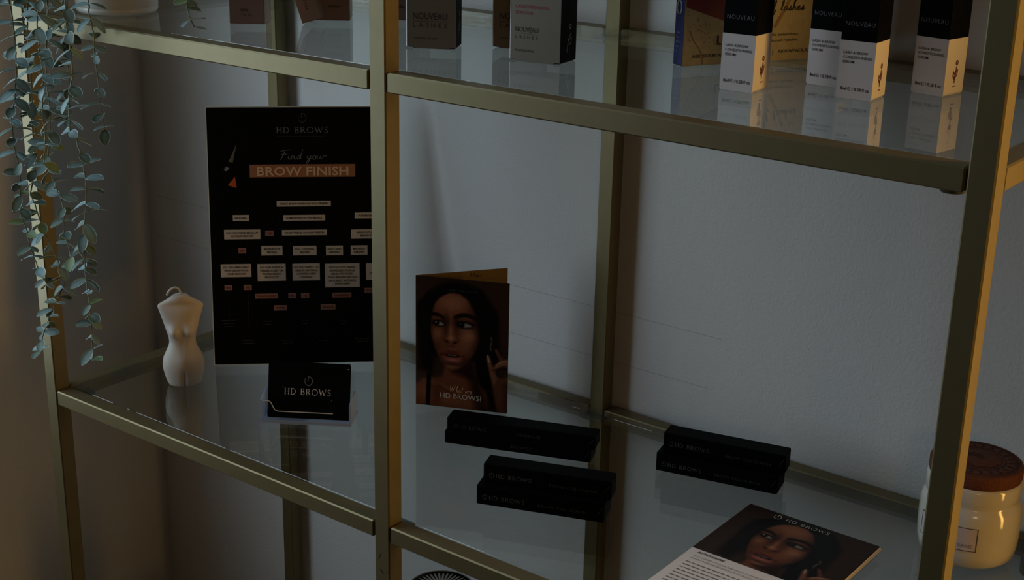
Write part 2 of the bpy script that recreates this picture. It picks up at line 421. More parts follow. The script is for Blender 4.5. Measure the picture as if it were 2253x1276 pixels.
    put(G(24, 104, 6, 1.6), (120, 78, 54), .5); put(G(56, 105.6, 8, 1.6, -2), (128, 84, 58), .5)
    # brows: thick, softly arched
    put(PG([(16.4, 105.6), (19, 109.6), (25, 109.6), (32.4, 105.2), (32.6, 102.2), (25.4, 105), (19, 105.4)], .9), (12, 8, 7), .95)
    put(PG([(42.6, 103.8), (43, 107.4), (51, 111.2), (58, 111.6), (66, 108.6), (72, 101.6), (64, 105), (57, 107), (51, 106)], .9), (12, 8, 7), .95)
    # eyes: dark lids, iris turned to the left, white to the right
    for (cx, cy, rx, ry, rot) in ((26.2, 97.4, 6.4, 2.9, -4), (55.4, 97.9, 8.2, 3.2, -3)):
        put(E(cx, cy, rx * 1.12, ry * 1.25, .25, rot), (14, 9, 8)); put(E(cx + .3, cy - .3, rx * .86, ry * .72, .25, rot), (126, 118, 114))
    put(E(23.6, 97.6, 3.0, 2.9, .14), (9, 6, 5)); put(E(51.0, 98.1, 3.7, 3.3, .14), (9, 6, 5)); put(G(22.8, 98.6, .45, .45), (220, 220, 220), .9); put(G(50.0, 99.2, .5, .5), (220, 220, 220), .9)
    put(LN([(19.4, 98.4), (23.5, 100.6), (29, 100.0), (33, 97)], .6, .5), (6, 5, 5)); put(LN([(46.6, 97.4), (51, 101), (57, 101.2), (63, 98.8), (66.6, 99.6)], .75, .5), (6, 5, 5))
    put(LN([(47.5, 95.6), (54, 94.2), (61, 95.6)], .35, .6), (10, 7, 6), .7); put(LN([(21, 95), (26, 94), (31, 95)], .3, .6), (10, 7, 6), .6); put(G(56, 91.8, 6, 1.2), HI, .25)
    # mouth, slightly open
    put(PG([(30.4, 62.2), (33.6, 66), (38.6, 68.4), (41, 67.6), (43.6, 68.2), (48.2, 65.4), (51.6, 61.6), (46, 62.6), (41, 62.4), (35, 62.2)], 1.3), (92, 42, 36))
    put(PG([(29.6, 61.6), (36, 60.2), (41, 59.6), (47, 60), (53, 61.4), (50.4, 56.6), (45.8, 52.8), (39.6, 52.2), (33.4, 55)], 1.3), (120, 64, 56))
    put(PG([(30.6, 61.6), (35.6, 62.6), (41, 62.9), (46.6, 62.8), (52, 61.4), (46.8, 59.8), (41, 59.2), (35.6, 60)], .5), (16, 8, 8)); put(PG([(36, 62.1), (41, 62.4), (46.6, 62.2), (45.6, 61.2), (41, 61.1), (37, 61.3)], .3), (150, 138, 132), .7)
    put(G(42, 56.6, 4.6, 1.3), (176, 122, 110), .65); put(G(41.4, 69, 3.4, .8), HI, .45); put(G(41.4, 51.4, 7, 1.3), DK, .7); put(G(29, 61.6, 1.2, 1.4), DK, .5); put(G(53.8, 61.4, 1.2, 1.4), DK, .5)
    # hair over the brow and down both sides of the face
    put(PG([(14, 132), (30, 138), (40, 134.5), (30, 130), (22, 122), (18.4, 110), (17, 96), (15, 80), (18, 60), (12, 50), (4, 60), (4, 120)], 1.6), HAIR); put(PG([(36, 136), (48, 134), (58, 127), (66, 114), (69.5, 100), (71.4, 82), (70, 66), (74, 48), (86, 60), (90, 110), (72, 140)], 1.5), HAIR)
    for k in range(9): put(LN([(62 + k * 2.6, 128 - k), (71 + k * 2.2, 96), (73 + k * 1.9, 58)], .25, .5), (34, 26, 24), .55)
    for k in range(7): put(LN([(16 - k * 1.5, 118), (13 - k * 1.3, 84), (15 - k * 1.6, 46)], .25, .5), (40, 32, 28), .5)
    # earring, hand held to the ear
    put(LN([(84, 87), (85.4, 84), (85, 80), (83.4, 76), (84.6, 72)], .5, .6), (128, 116, 108), .8)
    put(PG([(84, 48), (88, 44), (95, 40), (106, 44), (106, -4), (94, -4), (88, 20)], 1.6), (86, 52, 38)); put(PG([(79.4, 62), (82.6, 66), (86, 56), (92, 40), (88, 30), (84, 42)], 1.2), (112, 74, 56)); put(LN([(80.6, 65.4), (82.6, 58.4)], .75, .5), (186, 162, 150), .85)
    put(PG([(88, 73), (91, 74), (98, 62), (103, 60), (106, 52), (97, 56)], 1.0), (92, 56, 42)); put(PG([(87, 52), (94, 60), (104, 64), (106, 58), (95, 54), (89, 48)], 1.0), (120, 80, 60)); put(LN([(90, 55.4), (96, 59.4), (101, 61)], .4, .5), (190, 160, 146), .7); put(LN([(86, 49), (95, 51.6), (104, 52)], .8, .8), DK, .8); put(PG([(98, 34), (106, 38), (106, 0), (100, 0)], 3), (56, 32, 24), .7)
    img += RNG.normal(0, 2.4, X.shape)[..., None]
    return np.clip(img, 0, 255)

def photo_sheet(name, parent, o, u, v, w, h, x0, y0, nx, ny, lift=0.0003):
    """a dense grid over w x h metres that carries the portrait from (x0, y0) mm up"""
    o, u, v = Vector(o), Vector(u), Vector(v); n = u.cross(v).normalized()
    xs = np.linspace(0, w, nx); ys = np.linspace(0, h, ny)
    X, Y = np.meshgrid(xs, ys)
    P = np.array(o + n * lift)[None, None] + X[..., None] * np.array(u) + Y[..., None] * np.array(v)
    idx = np.arange(nx * ny).reshape(ny, nx)
    q = np.stack([idx[:-1, :-1], idx[:-1, 1:], idx[1:, 1:], idx[1:, :-1]], -1).reshape(-1, 4)
    me = bpy.data.meshes.new(name); me.from_pydata(P.reshape(-1, 3).tolist(), [], q.tolist())
    img = portrait(X * 1000 + x0, Y * 1000 + y0) / 255.0
    L_ = np.where(img <= 0.04045, img / 12.92, ((img + 0.055) / 1.055) ** 2.4)
    at = me.color_attributes.new('print', 'FLOAT_COLOR', 'POINT')
    at.data.foreach_set('color', np.concatenate([L_, np.ones(L_.shape[:2] + (1,))], -1).astype(np.float32).ravel())
    me.materials.append(PRINT)
    ob = bpy.data.objects.new(name, me); COL.objects.link(ob); ob.parent = parent
    return ob

# ================================================================== setting
XL, XR, YB, YF, HC = -0.279, 3.1, 0.375, -3.0, 2.55
b = MB(); b.box(XL - .10, YB, 0, XR + .1, YB + .12, HC, WALL); wall_back = struct('wall_back', b)
b = MB()
y0, y1, z0, z1 = WIN['y0'], WIN['y1'], WIN['z0'], WIN['z1']
for a in ((y1, 0, YB, HC), (YF - .1, 0, y0, HC), (y0, 0, y1, z0), (y0, z1, y1, HC)):
    b.box(XL - .10, a[0], a[1], XL, a[2], a[3], WALL)
struct('wall_left', b)
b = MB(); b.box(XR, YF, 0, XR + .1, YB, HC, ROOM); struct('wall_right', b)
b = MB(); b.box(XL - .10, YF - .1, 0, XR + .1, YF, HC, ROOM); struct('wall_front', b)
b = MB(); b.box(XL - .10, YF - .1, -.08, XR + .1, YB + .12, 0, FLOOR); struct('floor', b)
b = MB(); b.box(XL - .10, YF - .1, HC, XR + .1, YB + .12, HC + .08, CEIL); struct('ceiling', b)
b = MB(); xw = XL - .05
for a in ((y0, z0, y0 + .04, z1), (y1 - .04, z0, y1, z1), (y0, z0, y1, z0 + .04), (y0, z1 - .04, y1, z1)):
    b.box(xw - .03, a[0], a[1], xw + .02, a[2], a[3], FOAM)
win = struct('window_1', b)
b = MB(); b.box(xw - .008, y0 + .04, z0 + .04, xw - .002, y1 - .04, z1 - .04, WGLASS); b.build('pane', win)
# faint pencil lines left on the back wall
for xa, za, xb, zb, w in ((.345, .1071, .6439, .1071, .0007), (.345, .0488, .6374, .0491, .0007), (-.262, .1031, -.15, .1043, .0006), (-.264, .0442, -.15, .0466, .0006)):
    b = MB(); b.box(xa, YB - .0003, Z0 + za, xb, YB, Z0 + za + w, PENCIL); b.build('pencil_line', wall_back)

# ================================================================== shelving unit
unit = thing('shelving_unit', 'brushed brass framed shelving unit with clear glass shelves in front of the wall', 'shelving unit', (0, 0, 0))
PW, RH, RD, A1, B1, DP = 0.0182, 0.0168, 0.0185, 0.5, 1.0078, 0.3509
TOP = Z0 + 2 * HS
def bar(name, x0, y0, z0, x1, y1, z1, bev=0.0012):
    q = MB(); q.box(x0, y0, z0, x1, y1, z1, BRASS); return q.build(name, unit, bev, 1)
for x in (0, A1, B1):
    bar('front_post', x, 0, 0, x + PW, PW, TOP); bar('back_post', x, DP, 0, x + PW, DP + PW, TOP)
g = 0.0010
for zz in (Z0 - HS, Z0, Z0 + HS, TOP):
    for xa, xb in ((0, A1), (A1, B1)):
        bar('front_rail', xa + PW + g, 0.0003, zz - RH, xb - g * 1.6, RD, zz)
        bar('back_rail', xa + PW + g, DP + PW - RD, zz - RH, xb - g, DP + PW - .0003, zz)
    bar('side_rail', 0.0003, PW + g, zz - RH, RD, DP - g, zz); bar('side_rail', B1 + PW - RD, PW + g, zz - RH, B1 + PW - .0003, DP - g, zz)
    if zz == TOP: continue
    q = MB(); gap = .0012
    q.box(RD + gap, RD + gap, zz - .0062, B1 + PW - RD - gap, DP + PW - RD - gap, zz - .0002, GLASS)
    q.build('glass_shelf', unit, 0.0005, 1, label='clear glass shelf')
    for bx, by in ((.031, .031), (B1 - .019, .031), (.031, DP - .013), (B1 - .013, DP - .013)):
        q = MB(); q.lathe([(.0080, -.0245), (.0090, -.0228), (.0095, -.0085), (.0085, -.0066)], BUMPER, 20); q.build('corner_bumper', unit, loc=(bx, by, zz), label='round rubber bumper')
    for by in (.0115, DP - .0135):
        q = MB(); q.box(A1 - .004, by, zz - .0105, A1 + PW + .0052, by + .0205, zz - .0066, DARKGAP); q.build('support_tab', unit, .0015, 2, label='dark support tab')
for x, z, dx, dz, w in ((.5050, -.0374, .0026, .0068, .0006), (.5068, -.0470, .0042, -.0036, .0011), (.5146, -.0475, .0028, -.0008, .0008)):
    q = Sheet((x, 0, Z0 + z), (1, 0, 0), (0, 0, 1)); q.stroke([(0, 0), (dx * .5, dz * .55), (dx, dz)], w, SCUFF); q.build('scuff_mark', unit, label='dark scuff')

UP = Z0 + HS
# ================================================================== lower shelf
# --- chart on a black board
CH = thing('brow_chart', 'tall black printed chart board leaning in the left bay with copper title bar', 'poster', (.0938, .1642, Z0 + .0006), R(43.9))
ca, sa = math.cos(R(8)), math.sin(R(8))
def tilt(x, y, z): return (x, y * ca + z * sa, z * ca - y * sa)
b = MB(); bx = [(0, 0, 0), (.216, 0, 0), (.216, .003, 0), (0, .003, 0), (0, 0, .302), (.216, 0, .302), (.216, .003, .302), (0, .003, .302)]
b.raw([tilt(*p) for p in bx], [(0, 3, 2, 1), (4, 5, 6, 7), (1, 2, 6, 5), (2, 3, 7, 6), (3, 0, 4, 7)], FOAM); b.raw([tilt(*p) for p in bx], [(0, 1, 5, 4)], FOAM)
b.build('board', CH, label='white edged board')
q = Sheet((0, 0, 0), (1, 0, 0), (0, sa, ca), .00012); q.rect(.0010, .0007, .2152, .3009, BLACK); q.build('black_print', CH)
b = MB(); b.raw([tilt(.09, .0035, .17), tilt(.13, .0035, .17), (.13, .078, .0), (.09, .078, .0), tilt(.09, .005, .17), tilt(.13, .005, .17), (.13, .0795, .0), (.09, .0795, .0)],
                [(0, 1, 2, 3), (7, 6, 5, 4), (0, 4, 5, 1), (2, 6, 7, 3), (1, 5, 6, 2), (0, 3, 7, 4)], FOAM); b.build('easel_strut', CH)
mm = 0.001
def chart(): return Sheet((0, 0, 0), (1, 0, 0), (0, sa, ca))
s = chart()
s.rect(47.9 * mm, 220.9 * mm, 168.4 * mm, 235.6 * mm, ORANGE)
s.build('title_bar', CH, label='copper title bar')
s = chart()
CB = [(77.5, 186.8, 139.6, 193.3, ['WHAT BROW FINISH DO YOU PREFER?']), (27.1, 170.4, 45.5, 177.5, ['NATURAL']), (84.6, 170.1, 132.7, 176.8, ['SOMEWHERE IN THE MIDDLE']), (166.9, 172, 197, 178.9, ['POWER BROW']),
 (16.6, 149.2, 57.9, 160.4, ['DO YOU WEAR MAKE UP', 'IN YOUR BROWS?']), (82.7, 152.9, 134.5, 159.4, ['WHAT TREND DO YOU PREFER?']), (162.4, 148.2, 204, 159.1, ["WHO'S YOUR CELEB", 'BROW ICON?']),
 (58.5, 129.8, 82.7, 141.2, ['BRUSHED UP', 'BROWS']), (94.9, 129.4, 121.9, 140.6, ['FULL LOOKING', 'BROWS']), (132.9, 129, 152.6, 140.4, ['NEAT AND', 'DEFINED']), (161.7, 129.1, 181, 140.3, ['MICHELLE', 'KEEGAN']),
 (11.4, 104.8, 46.3, 120.2, ['DO YOU NEED HELP', 'WITH GROWTH IN', 'YOUR BROWS?']), (53.4, 99.9, 85.9, 119.9, ['DO YOU WANT A', 'TRANSLUCENT OR', 'TINTED BROW', 'PRODUCT?']), (93.7, 99.7, 125.3, 119.7, ['DO YOU WANT TO', 'CREATE NATURAL', 'LOOKING HAIR', 'STROKES?']),
 (131.2, 90.9, 171.5, 119.1, ['WOULD YOU PREFER', 'AN ADDED SPOOLIE', 'BRUSH TO BRUSH', 'YOUR BROWS IN PLACE', 'OR A BUILT IN PENCIL', 'SHARPENER?']), (179, 99.1, 207, 118.8, ['DO YOU', 'PREFER A', 'POWDER OR', 'CREAM?'])]
CP = [(63.5, 152.8, 73, 159, 'YES'), (32.3, 132.6, 41.1, 138.9, 'NO'), (15, 89.5, 23.8, 95.5, 'NO'), (36.9, 89.3, 46.2, 95.4, 'YES'), (49.8, 78.8, 76, 84.7, 'TRANSLUCENT'), (88.2, 78.7, 97.1, 84.7, 'NO'), (102.9, 78.7, 112.3, 84.6, 'YES'),
 (139.4, 78.5, 161.6, 84.4, 'SHARPENER'), (177.1, 83.8, 194.8, 89.5, 'POWDER'), (71, 64.4, 86, 70.6, 'TINTED'), (125.5, 64.4, 142.6, 70.8, 'SPOOLIE')]
for x0, y0_, x1, y1_, t in CB:
    s = chart(); s.rect(x0 * mm, y0_ * mm, x1 * mm, y1_ * mm, BOXCREAM); s.build('answer_box', CH)
for x0, y0_, x1, y1_, t in CP:
    s = chart(); s.rect(x0 * mm, y0_ * mm, x1 * mm, y1_ * mm, BOXPINK); s.build('answer_box', CH, label='pink answer box')
s = chart()
for x0, y0_, x1, y1_, t in CB:
    n = len(t); pitch = min(3.9, (y1_ - y0_) / n * (.86 if n > 1 else 1)); mid = (y0_ + y1_) / 2
    for i, ln in enumerate(t):
        yb = mid + (n / 2 - i - .5) * pitch - 1.15
        s.ctext(ln, (x0 + x1) / 2 * mm, yb * mm, 2.3 * mm, INKB, 2, .022, (x1 - x0 - 3) * mm)
for x0, y0_, x1, y1_, t in CP: s.ctext(t, (x0 + x1) / 2 * mm, ((y0_ + y1_) / 2 - 1.2) * mm, 2.4 * mm, INKR, 2, .03, (x1 - x0 - 2.4) * mm)
s.build('dark_lettering', CH)
s = chart()
s.text('BROW FINISH', 56.1 * mm, 223 * mm, 160.5 * mm, 10.2 * mm, ORINK, 2, .022)
s.build('title_lettering', CH, label='soft orange title lettering')
s = chart()
s.emblem(108.7 * mm, 288.8 * mm, 5.2 * mm, INKD); s.serif('HD BROWS', 79.2 * mm, 271.6 * mm, 138.5 * mm, 6.8 * mm, INKG)
s.rect(80 * mm, 267.8 * mm, 135 * mm, 268.1 * mm, INKD)
s.build('brand_lettering', CH)
s = chart()
s.script('Find your', 81 * mm, 241 * mm, 135.5 * mm, 11.5 * mm, INKG, .06); s.build('script_lettering', CH)
s = chart()
for x0, x1, ys_ in ((10.7, 27.4, (53, 49.4, 45.8)), (57.2, 69.3, (51, 47.4)), (103.2, 111.6, (51, 47.4)), (147.3, 156.6, (50, 46.8)), (32.3, 49.7, (28.6, 25.2)), (79.4, 93.6, (27.8, 24.6)), (122.7, 135.3, (26.8,)), (165.4, 182.2, (28, 25))):
    for i, yy in enumerate(ys_):
        k = (x1 - x0) * (.0, .12, .2)[i]; xx = x0 + k
        while xx < x1 - k - 1: s.rect(xx * mm, yy * mm, (xx + 1.1) * mm, (yy + 1.1) * mm, INKD); xx += 1.9
o = s.build('small_print', CH); o['kind'] = 'stuff'
for x, ya, yb in ((19.4, 57, 88), (41.6, 33, 88), (108, 56, 77), (150, 54, 77)):
    s = chart(); s.rect(x * mm, ya * mm, (x + .25) * mm, yb * mm, INKD); s.build('chart_line', CH)
s = chart()
s.polyg([(24.3 * mm, 239 * mm), (29 * mm, 238 * mm), (34 * mm, 260 * mm)], mat('brush_handle_print', rgb(96, 92, 70), .5)); s.polyg([(18.4 * mm, 229.5 * mm), (22 * mm, 228 * mm), (25 * mm, 232 * mm), (21 * mm, 233.3 * mm)], INKG)
s.polyg([(22.6 * mm, 212 * mm), (32.6 * mm, 208.8 * mm), (31 * mm, 221.8 * mm)], FLAME)
s.build('brush_picture', CH)

# --- card holder and its cards
HD_ = thing('card_holder', 'clear acrylic business card holder standing before the black chart', 'card holder', (.2553, .0862, Z0), R(33))
W_, D_ = .0985, .040
b = MB()
t = .0022
# back plate leaning, floor, two side walls, cut-out front lip: one moulded piece
def prism(mbx, pts, ax, off, th, m):
    def q(p, k): return (p[0], k, p[1]) if ax == 'y' else (k, p[0], p[1])
    n = len(pts); A = [q(p, off) for p in pts]; Bq = [q(p, off + th) for p in pts]
    mbx.raw(A + Bq, [tuple(range(n)), tuple(reversed(range(n, 2 * n)))] + [(i, i + n, (i + 1) % n + n, (i + 1) % n) for i in range(n)], m)
front = [(0, 0), (W_, 0), (W_, .0245), (W_ - .003, .0255), (W_ - .0105, .0255), (W_ - .013, .0235), (W_ - .0140, .0185), (W_ - .0160, .0155), (W_ - .0195, .0145),
         (.0195, .0145), (.0165, .016), (.0145, .020), (.0125, .0245), (.010, .026), (.003, .026), (0, .025)]
b.box(.0, t, 0, W_, D_, t, ACRYLM)
b.build('holder_base', HD_, .0005, 1)
b = MB(); prism(b, front, 'y', 0, t, ACRYL); b.build('front_lip', HD_)
b = MB(); b.box(0, -.0006, 0, W_, 0, .0042, ACRYLM); b.box(0, -.0006, .0042, .0022, 0, .0250, ACRYLM); b.box(W_ - .0022, -.0006, .0042, W_, 0, .0245, ACRYLM); b.build('edge_highlight', HD_)  # milky strips added to draw the highlight on the lip's edges
for sx in (0, W_ - t):
    b = MB(); prism(b, [(t, t), (D_ - .012, t), (D_ - .004, .018), (D_ - .012, .030), (t, .025)], 'x', sx, t, ACRYLM); b.build('side_wall', HD_)
b = MB(); b.raw([(t, .024, t), (W_ - t, .024, t), (W_ - t, .026, t), (t, .026, t), (t, .036, .05), (W_ - t, .036, .05), (W_ - t, .038, .05), (t, .038, .05)],
                [(0, 3, 2, 1), (4, 5, 6, 7), (0, 1, 5, 4), (1, 2, 6, 5), (2, 3, 7, 6), (3, 0, 4, 7)], ACRYL); b.build('back_rest', HD_)
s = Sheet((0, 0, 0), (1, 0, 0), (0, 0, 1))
s.stroke([(a, c_) for a, c_ in front[8:15]][::-1], .0011, INKW, 1.5); s.build('lip_highlight', HD_, label='pale highlight painted along the lip edge')  # highlight on the lip drawn as a pale stroke
def card(label, off, dx, h, group, printed):
    c = thing('business_card', label, 'card', Vector((.2553, .0862, Z0 + .0026)) + Vector((math.cos(R(33)), math.sin(R(33)), 0)) * (.005 + dx) + Vector((-math.sin(R(33)), math.cos(R(33)), 0)) * off, R(33), group)
    a = R(15); b = MB(); w = .0885
    def q(x, y, z): return (x, z * math.sin(a) + y * math.cos(a), z * math.cos(a) - y * math.sin(a))
    v = [q(0, 0, 0), q(w, 0, 0), q(w, .0006, 0), q(0, .0006, 0), q(0, 0, h), q(w, 0, h), q(w, .0006, h), q(0, .0006, h)]
    b.raw(v, [(0, 3, 2, 1), (4, 5, 6, 7), (0, 1, 5, 4), (1, 2, 6, 5), (2, 3, 7, 6), (3, 0, 4, 7)], BLACK); b.build('card_stock', c)
    if printed:
        s = Sheet((0, 0, 0), (1, 0, 0), (0, math.sin(a), math.cos(a)))
        s.serif('HD BROWS', .0172, .0255, .0680, .0066, INKW); s.emblem(.0432, .0405, .0048, INKG)
        s.rect(.0851, .0543, .0861, .0553, INKW); s.stroke([(.0148, .0331), (.016, .0334)], .0006, INKG); s.stroke([(.068, .0205), (.0692, .0208)], .0006, INKG)
        s.build('lettering', c, label='silver lettering')
card('black business card with silver lettering, foremost in the clear holder', .0105, 0.001, .0585, None, True)
card('plain black business card just behind the lettered one in the clear holder', .0118, 0.0, .0600, None, False)

# --- torso candle
def torso():
    prof = [(0, 13, 11, 0, 0), (1.2, 17.5, 14, 0, 0), (4, 19, 15.5, 0, 0), (12, 21.3, 17, -.5, 0), (20, 22.9, 18, -1, 0), (27, 23.2, 18, -1, 0), (34, 21.8, 16.6, -1, 0), (40, 18.8, 14.4, -.6, 0), (46, 15.8, 12.6, 0, 0), (51, 14.5, 11.8, .2, 0),
            (57, 15.0, 12, .4, 0), (63, 16.6, 12.6, .6, 0), (69, 18.2, 12.8, .6, 0), (75, 19.8, 12.4, .3, 0), (81, 21.4, 11.6, 0, 0), (86, 22.8, 10.6, -.3, 0), (90.5, 24.2, 9.2, -.5, 0), (94, 25.0, 7.2, -.6, 0), (96.5, 24.0, 6.2, -.6, 0), (98.5, 20.6, 6.6, -.5, 0), (101, 15.5, 7, -.4, 0), (103.5, 11.4, 7, -.2, 0), (106, 8.2, 6.6, 0, 0), (107, 5.5, 5, 0, 0), (107.3, 0, 0, 0, 0)]
    n = 56; vs = []; fs = []
    fine = []
    for i in range(len(prof) - 1):
        for k in range(2):
            t_ = k / 2; p, q = prof[i], prof[i + 1]; fine.append(tuple(p[j] * (1 - t_) + q[j] * t_ for j in range(4)))
    fine.append(prof[-1][:4])
    for z, a, d, off in fine:
        for k in range(n):
            th = 2 * math.pi * k / n; c, s_ = math.cos(th), math.sin(th)
            x = a * c; y = d * s_ + off
            if s_ < 0:   # front (-y): breasts, belly, legs line
                for sx in (-1, 1):
                    y -= 7.6 * math.exp(-((x - sx * 9.2) ** 2 / 42 + (z - 66) ** 2 / 40)) * min(1, -s_ * 1.6)
                    y -= .9 * math.exp(-((x - sx * 9.6) ** 2 + (z - 65) ** 2) / 1.6)
                y -= 1.6 * math.exp(-(x ** 2 / 60 + (z - 34) ** 2 / 70))
                y += 4.2 * math.exp(-(x ** 2) / 2.6) * max(0, min(1, (22 - z) / 7)) * (-s_)
                y += .8 * math.exp(-(x ** 2 + (z - 40) ** 2) / 1.8)
                y += 1.0 * math.exp(-(x ** 2) / 5) * math.exp(-((z - 56) ** 2) / 120)
            else:
                for sx in (-1, 1): y += 5.0 * math.exp(-((x - sx * 9) ** 2 / 60 + (z - 20) ** 2 / 80)) * s_
                y -= 3.0 * math.exp(-(x ** 2) / 3) * math.exp(-((z - 17) ** 2) / 110) * s_
            vs.append((x * mm, y * mm, z * mm))
    for i in range(len(fine) - 1):
        for k in range(n): fs.append((i * n + k, i * n + (k + 1) % n, (i + 1) * n + (k + 1) % n, (i + 1) * n + k))
    fs.append(tuple(reversed(range(n))))
    return vs, fs
TC = thing('torso_candle', 'small ivory wax candle shaped as a female torso with a curled wick', 'candle', (.1090, .1075, Z0), R(49))
b = MB(); b.raw(*torso(), WAX, True); b.build('wax_body', TC)
b = MB(); b.tube([(0, 0, .106), (.0008, 0, .1095), (-.001, -.0008, .1135), (-.005, -.0015, .1155), (-.009, -.002, .1142), (-.0122, -.0025, .1112), (-.0142, -.003, .1070)], .00115, FOAM, 8); b.build('wick', TC)

# --- folded leaflet with the portrait
BR = thing('folded_leaflet', 'standing folded leaflet with a portrait of a dark haired woman on its cover', 'leaflet', (.3484, .2321, Z0), R(24.6))
b = MB(); b.box(0, 0, 0, .1036, .0004, .1495, BLACK); b.build('front_cover', BR)
photo_sheet('cover_photograph', BR, (0, 0, 0), (1, 0, 0), (0, 0, 1), .1036, .1495, 0, 0, 105, 151)
th = R(55 - 24.6); bu = Vector((math.cos(th), math.sin(th), 0)); bn = Vector((-math.sin(th), math.cos(th), 0))
b = MB(); v = []
for zz in (0, .1495):
    for q in (Vector((0, .0005, 0)), bu * .1036 + Vector((0, .0005, 0)), bu * .1036 + bn * .0004 + Vector((0, .0005, 0)), bn * .0004 + Vector((0, .0005, 0))): v.append(q + Vector((0, 0, zz)))
b.raw(v, [(0, 3, 2, 1), (4, 5, 6, 7), (0, 1, 5, 4), (1, 2, 6, 5), (2, 3, 7, 6), (3, 0, 4, 7)], BROWNP); b.build('back_panel', BR, label='amber inner page')
s = Sheet((0, .0005, 0), bu, (0, 0, 1)); s.script('How', .061, .139, .078, .008, INKB, .09) if False else None
s.script('H', .0600, .1420, .0665, .0060, INKB, .07); s.script('ow', .0668, .1420, .0745, .0060, INKB, .07); s.build('inner_lettering', BR)
s = Sheet((0, 0, 0), (1, 0, 0), (0, 0, 1))
s.serif('HD BROWS', .0375, .1352, .0690, .0026, INKD, 3)
s.script('What are', .0383, .0185, .0637, .0085, ORINK, .055, 3); s.text('HD BROWS?', .0281, .0112, .0747, .0062, INKW, 3, -.004)
s.build('lettering', BR, label='pale lettering')

# --- black pencil cartons, two on top of one another, three piles
def pencil_carton(label, x, y, z, rz, L_, dpt, h, rows, flap=False, group=None):
    c = thing('pencil_carton', label, 'box', (x, y, z), rz, group)
    carton(c, L_, dpt, h, BLACKBOX, 'carton', bevel=.0008)
    s = Sheet((0, 0, 0), (1, 0, 0), (0, 0, 1))
    for kind, txt, a, e, base, cap, m in rows:
        if kind == 's': s.emblem(a * L_ - .0042, h * base + cap / 2, cap * .62, m); s.serif(txt, a * L_, h * base, e * L_, cap, m)
        else: s.text(txt, a * L_, h * base, e * L_, cap, m, 2, -.006)
    s.build('lettering', c, label='silver lettering')
    b = MB(); b.box(L_, .0016, .0012, L_ + .0004, dpt - .0016, h - .0012, BLACKBOX); b.build('end_flap', c)
    b = MB(); b.raw([(L_ - .006, -.0003, h * .40), (L_ - .0055, -.0003, h * .40), (L_ - .0010, -.0003, h * .80), (L_ - .0015, -.0003, h * .80)], [(0, 1, 2, 3)], INKD); b.build('flap_crease', c, label='worn grey crease')
    if flap:
        s = Sheet((0, dpt, h), (1, 0, 0), (0, -1, 0)); 
        s.emblem(.012, .010, .003, INKD); s.stroke([(.017, .008), (.022, .012), (.026, .009), (.033, .011), (.038, .009), (.044, .011)], .0008, INKD); s.build('top_lettering', c)
    return c
c1, s1 = math.cos(R(21.4)), math.sin(R(21.4))
pencil_carton('lower long black pencil carton, under its twin beside the leaflet', .4388, .1737, Z0, R(21.4), .155, .024, .0140, [('t', 'BROWTEC', .46, .61, .34, .0030, INKD)])
pencil_carton('upper long black pencil carton with embossed top, resting on its twin by the leaflet', .4388 + .002 * c1 - .0015 * s1, .1737 + .002 * s1 + .0015 * c1, Z0 + .0141, R(21.4), .157, .022, .0145, [('s', 'HD BROWS', .09, .27, .28, .0038, INKD), ('t', 'BLONDE', .48, .64, .30, .0028, INKD)], True)
def short_pair(x, y, a, where):
    c2_, s2_ = math.cos(a), math.sin(a)
    pencil_carton('lower short black brow carton of the pair ' + where, x, y, Z0, a, .1235, .030, .0195, [('s', 'HD BROWS', .10, .385, .34, .0040, INKF), ('t', 'BROW COLOURFIX', .49, .87, .34, .0028, INKD)])
    pencil_carton('upper short black brow carton of the pair ' + where, x + .0042 * c2_ - .0075 * s2_, y + .0042 * s2_ + .0075 * c2_, Z0 + .0196, a, .1235, .0215, .0195, [('s', 'HD BROWS', .10, .385, .34, .0040, INKF), ('t', 'BROW COLOURFIX', .52, .90, .30, .0028, INKD)])
short_pair(.5502, .0879, R(21.0), 'nearest the front rail')
short_pair(.6428, .2597, R(13.2), 'near the back rail beside the jar')

# --- pile of aftercare leaflets
for i in range(12):
    top = i == 11
    f = thing('aftercare_leaflet', 'topmost aftercare leaflet with a woman\'s portrait above white text, lying on the glass' if top else 'aftercare leaflet in the pile under the topmost portrait one', 'leaflet',
              (.7558 + (0 if top else RNG.uniform(-.0006, .0012)), .0420, Z0 + i * .0003), 0 if top else R(RNG.uniform(-.3, .3)), None if top else 'leaflets under the topmost one')
    b = MB(); b.box(0, 0, 0, .1312, .2065, .00026, PAPER if top else WHITE); b.build('sheet', f)
    if top:
        photo_sheet('photograph', f, (0, .2065 - .1082, .00026), (1, 0, 0), (0, 1, 0), .1312, .1082, -16.5, 37.5, 132, 109, .0002)
        s = Sheet((0, 0, .00026), (1, 0, 0), (0, 1, 0))
        s.serif('HD BROWS', .042, .1950, .086, .0050, INKW, 3); s.emblem(.0335, .1975, .0040, INKW, 3)
        s.text('AFTERCARE', .0085, .0915, .0355, .0031, INKB, 2, .02)
        L1 = ['TO KEEP YOUR BROWS LOOKING AMAZING', 'AND MAINTENANCE IS REQUIRED:']
        for j, tt in enumerate(L1): s.text(tt, .0085, .0845 - j * .0048, .0085 + (.096, .074)[j], .0022, INKG)
        for j in range(11):
            yy = .0725 - j * .0056; xx = .0085; e = .0085 + (.088, .096, .062, .101, .080, .093, .07, .09, .097, .06, .085)[j]
            while xx < e:
                w = RNG.uniform(.003, .009); s.rect(xx, yy, min(xx + w, e), yy + .0013, INKG); xx += w + .0014
        s.build('lettering', f)

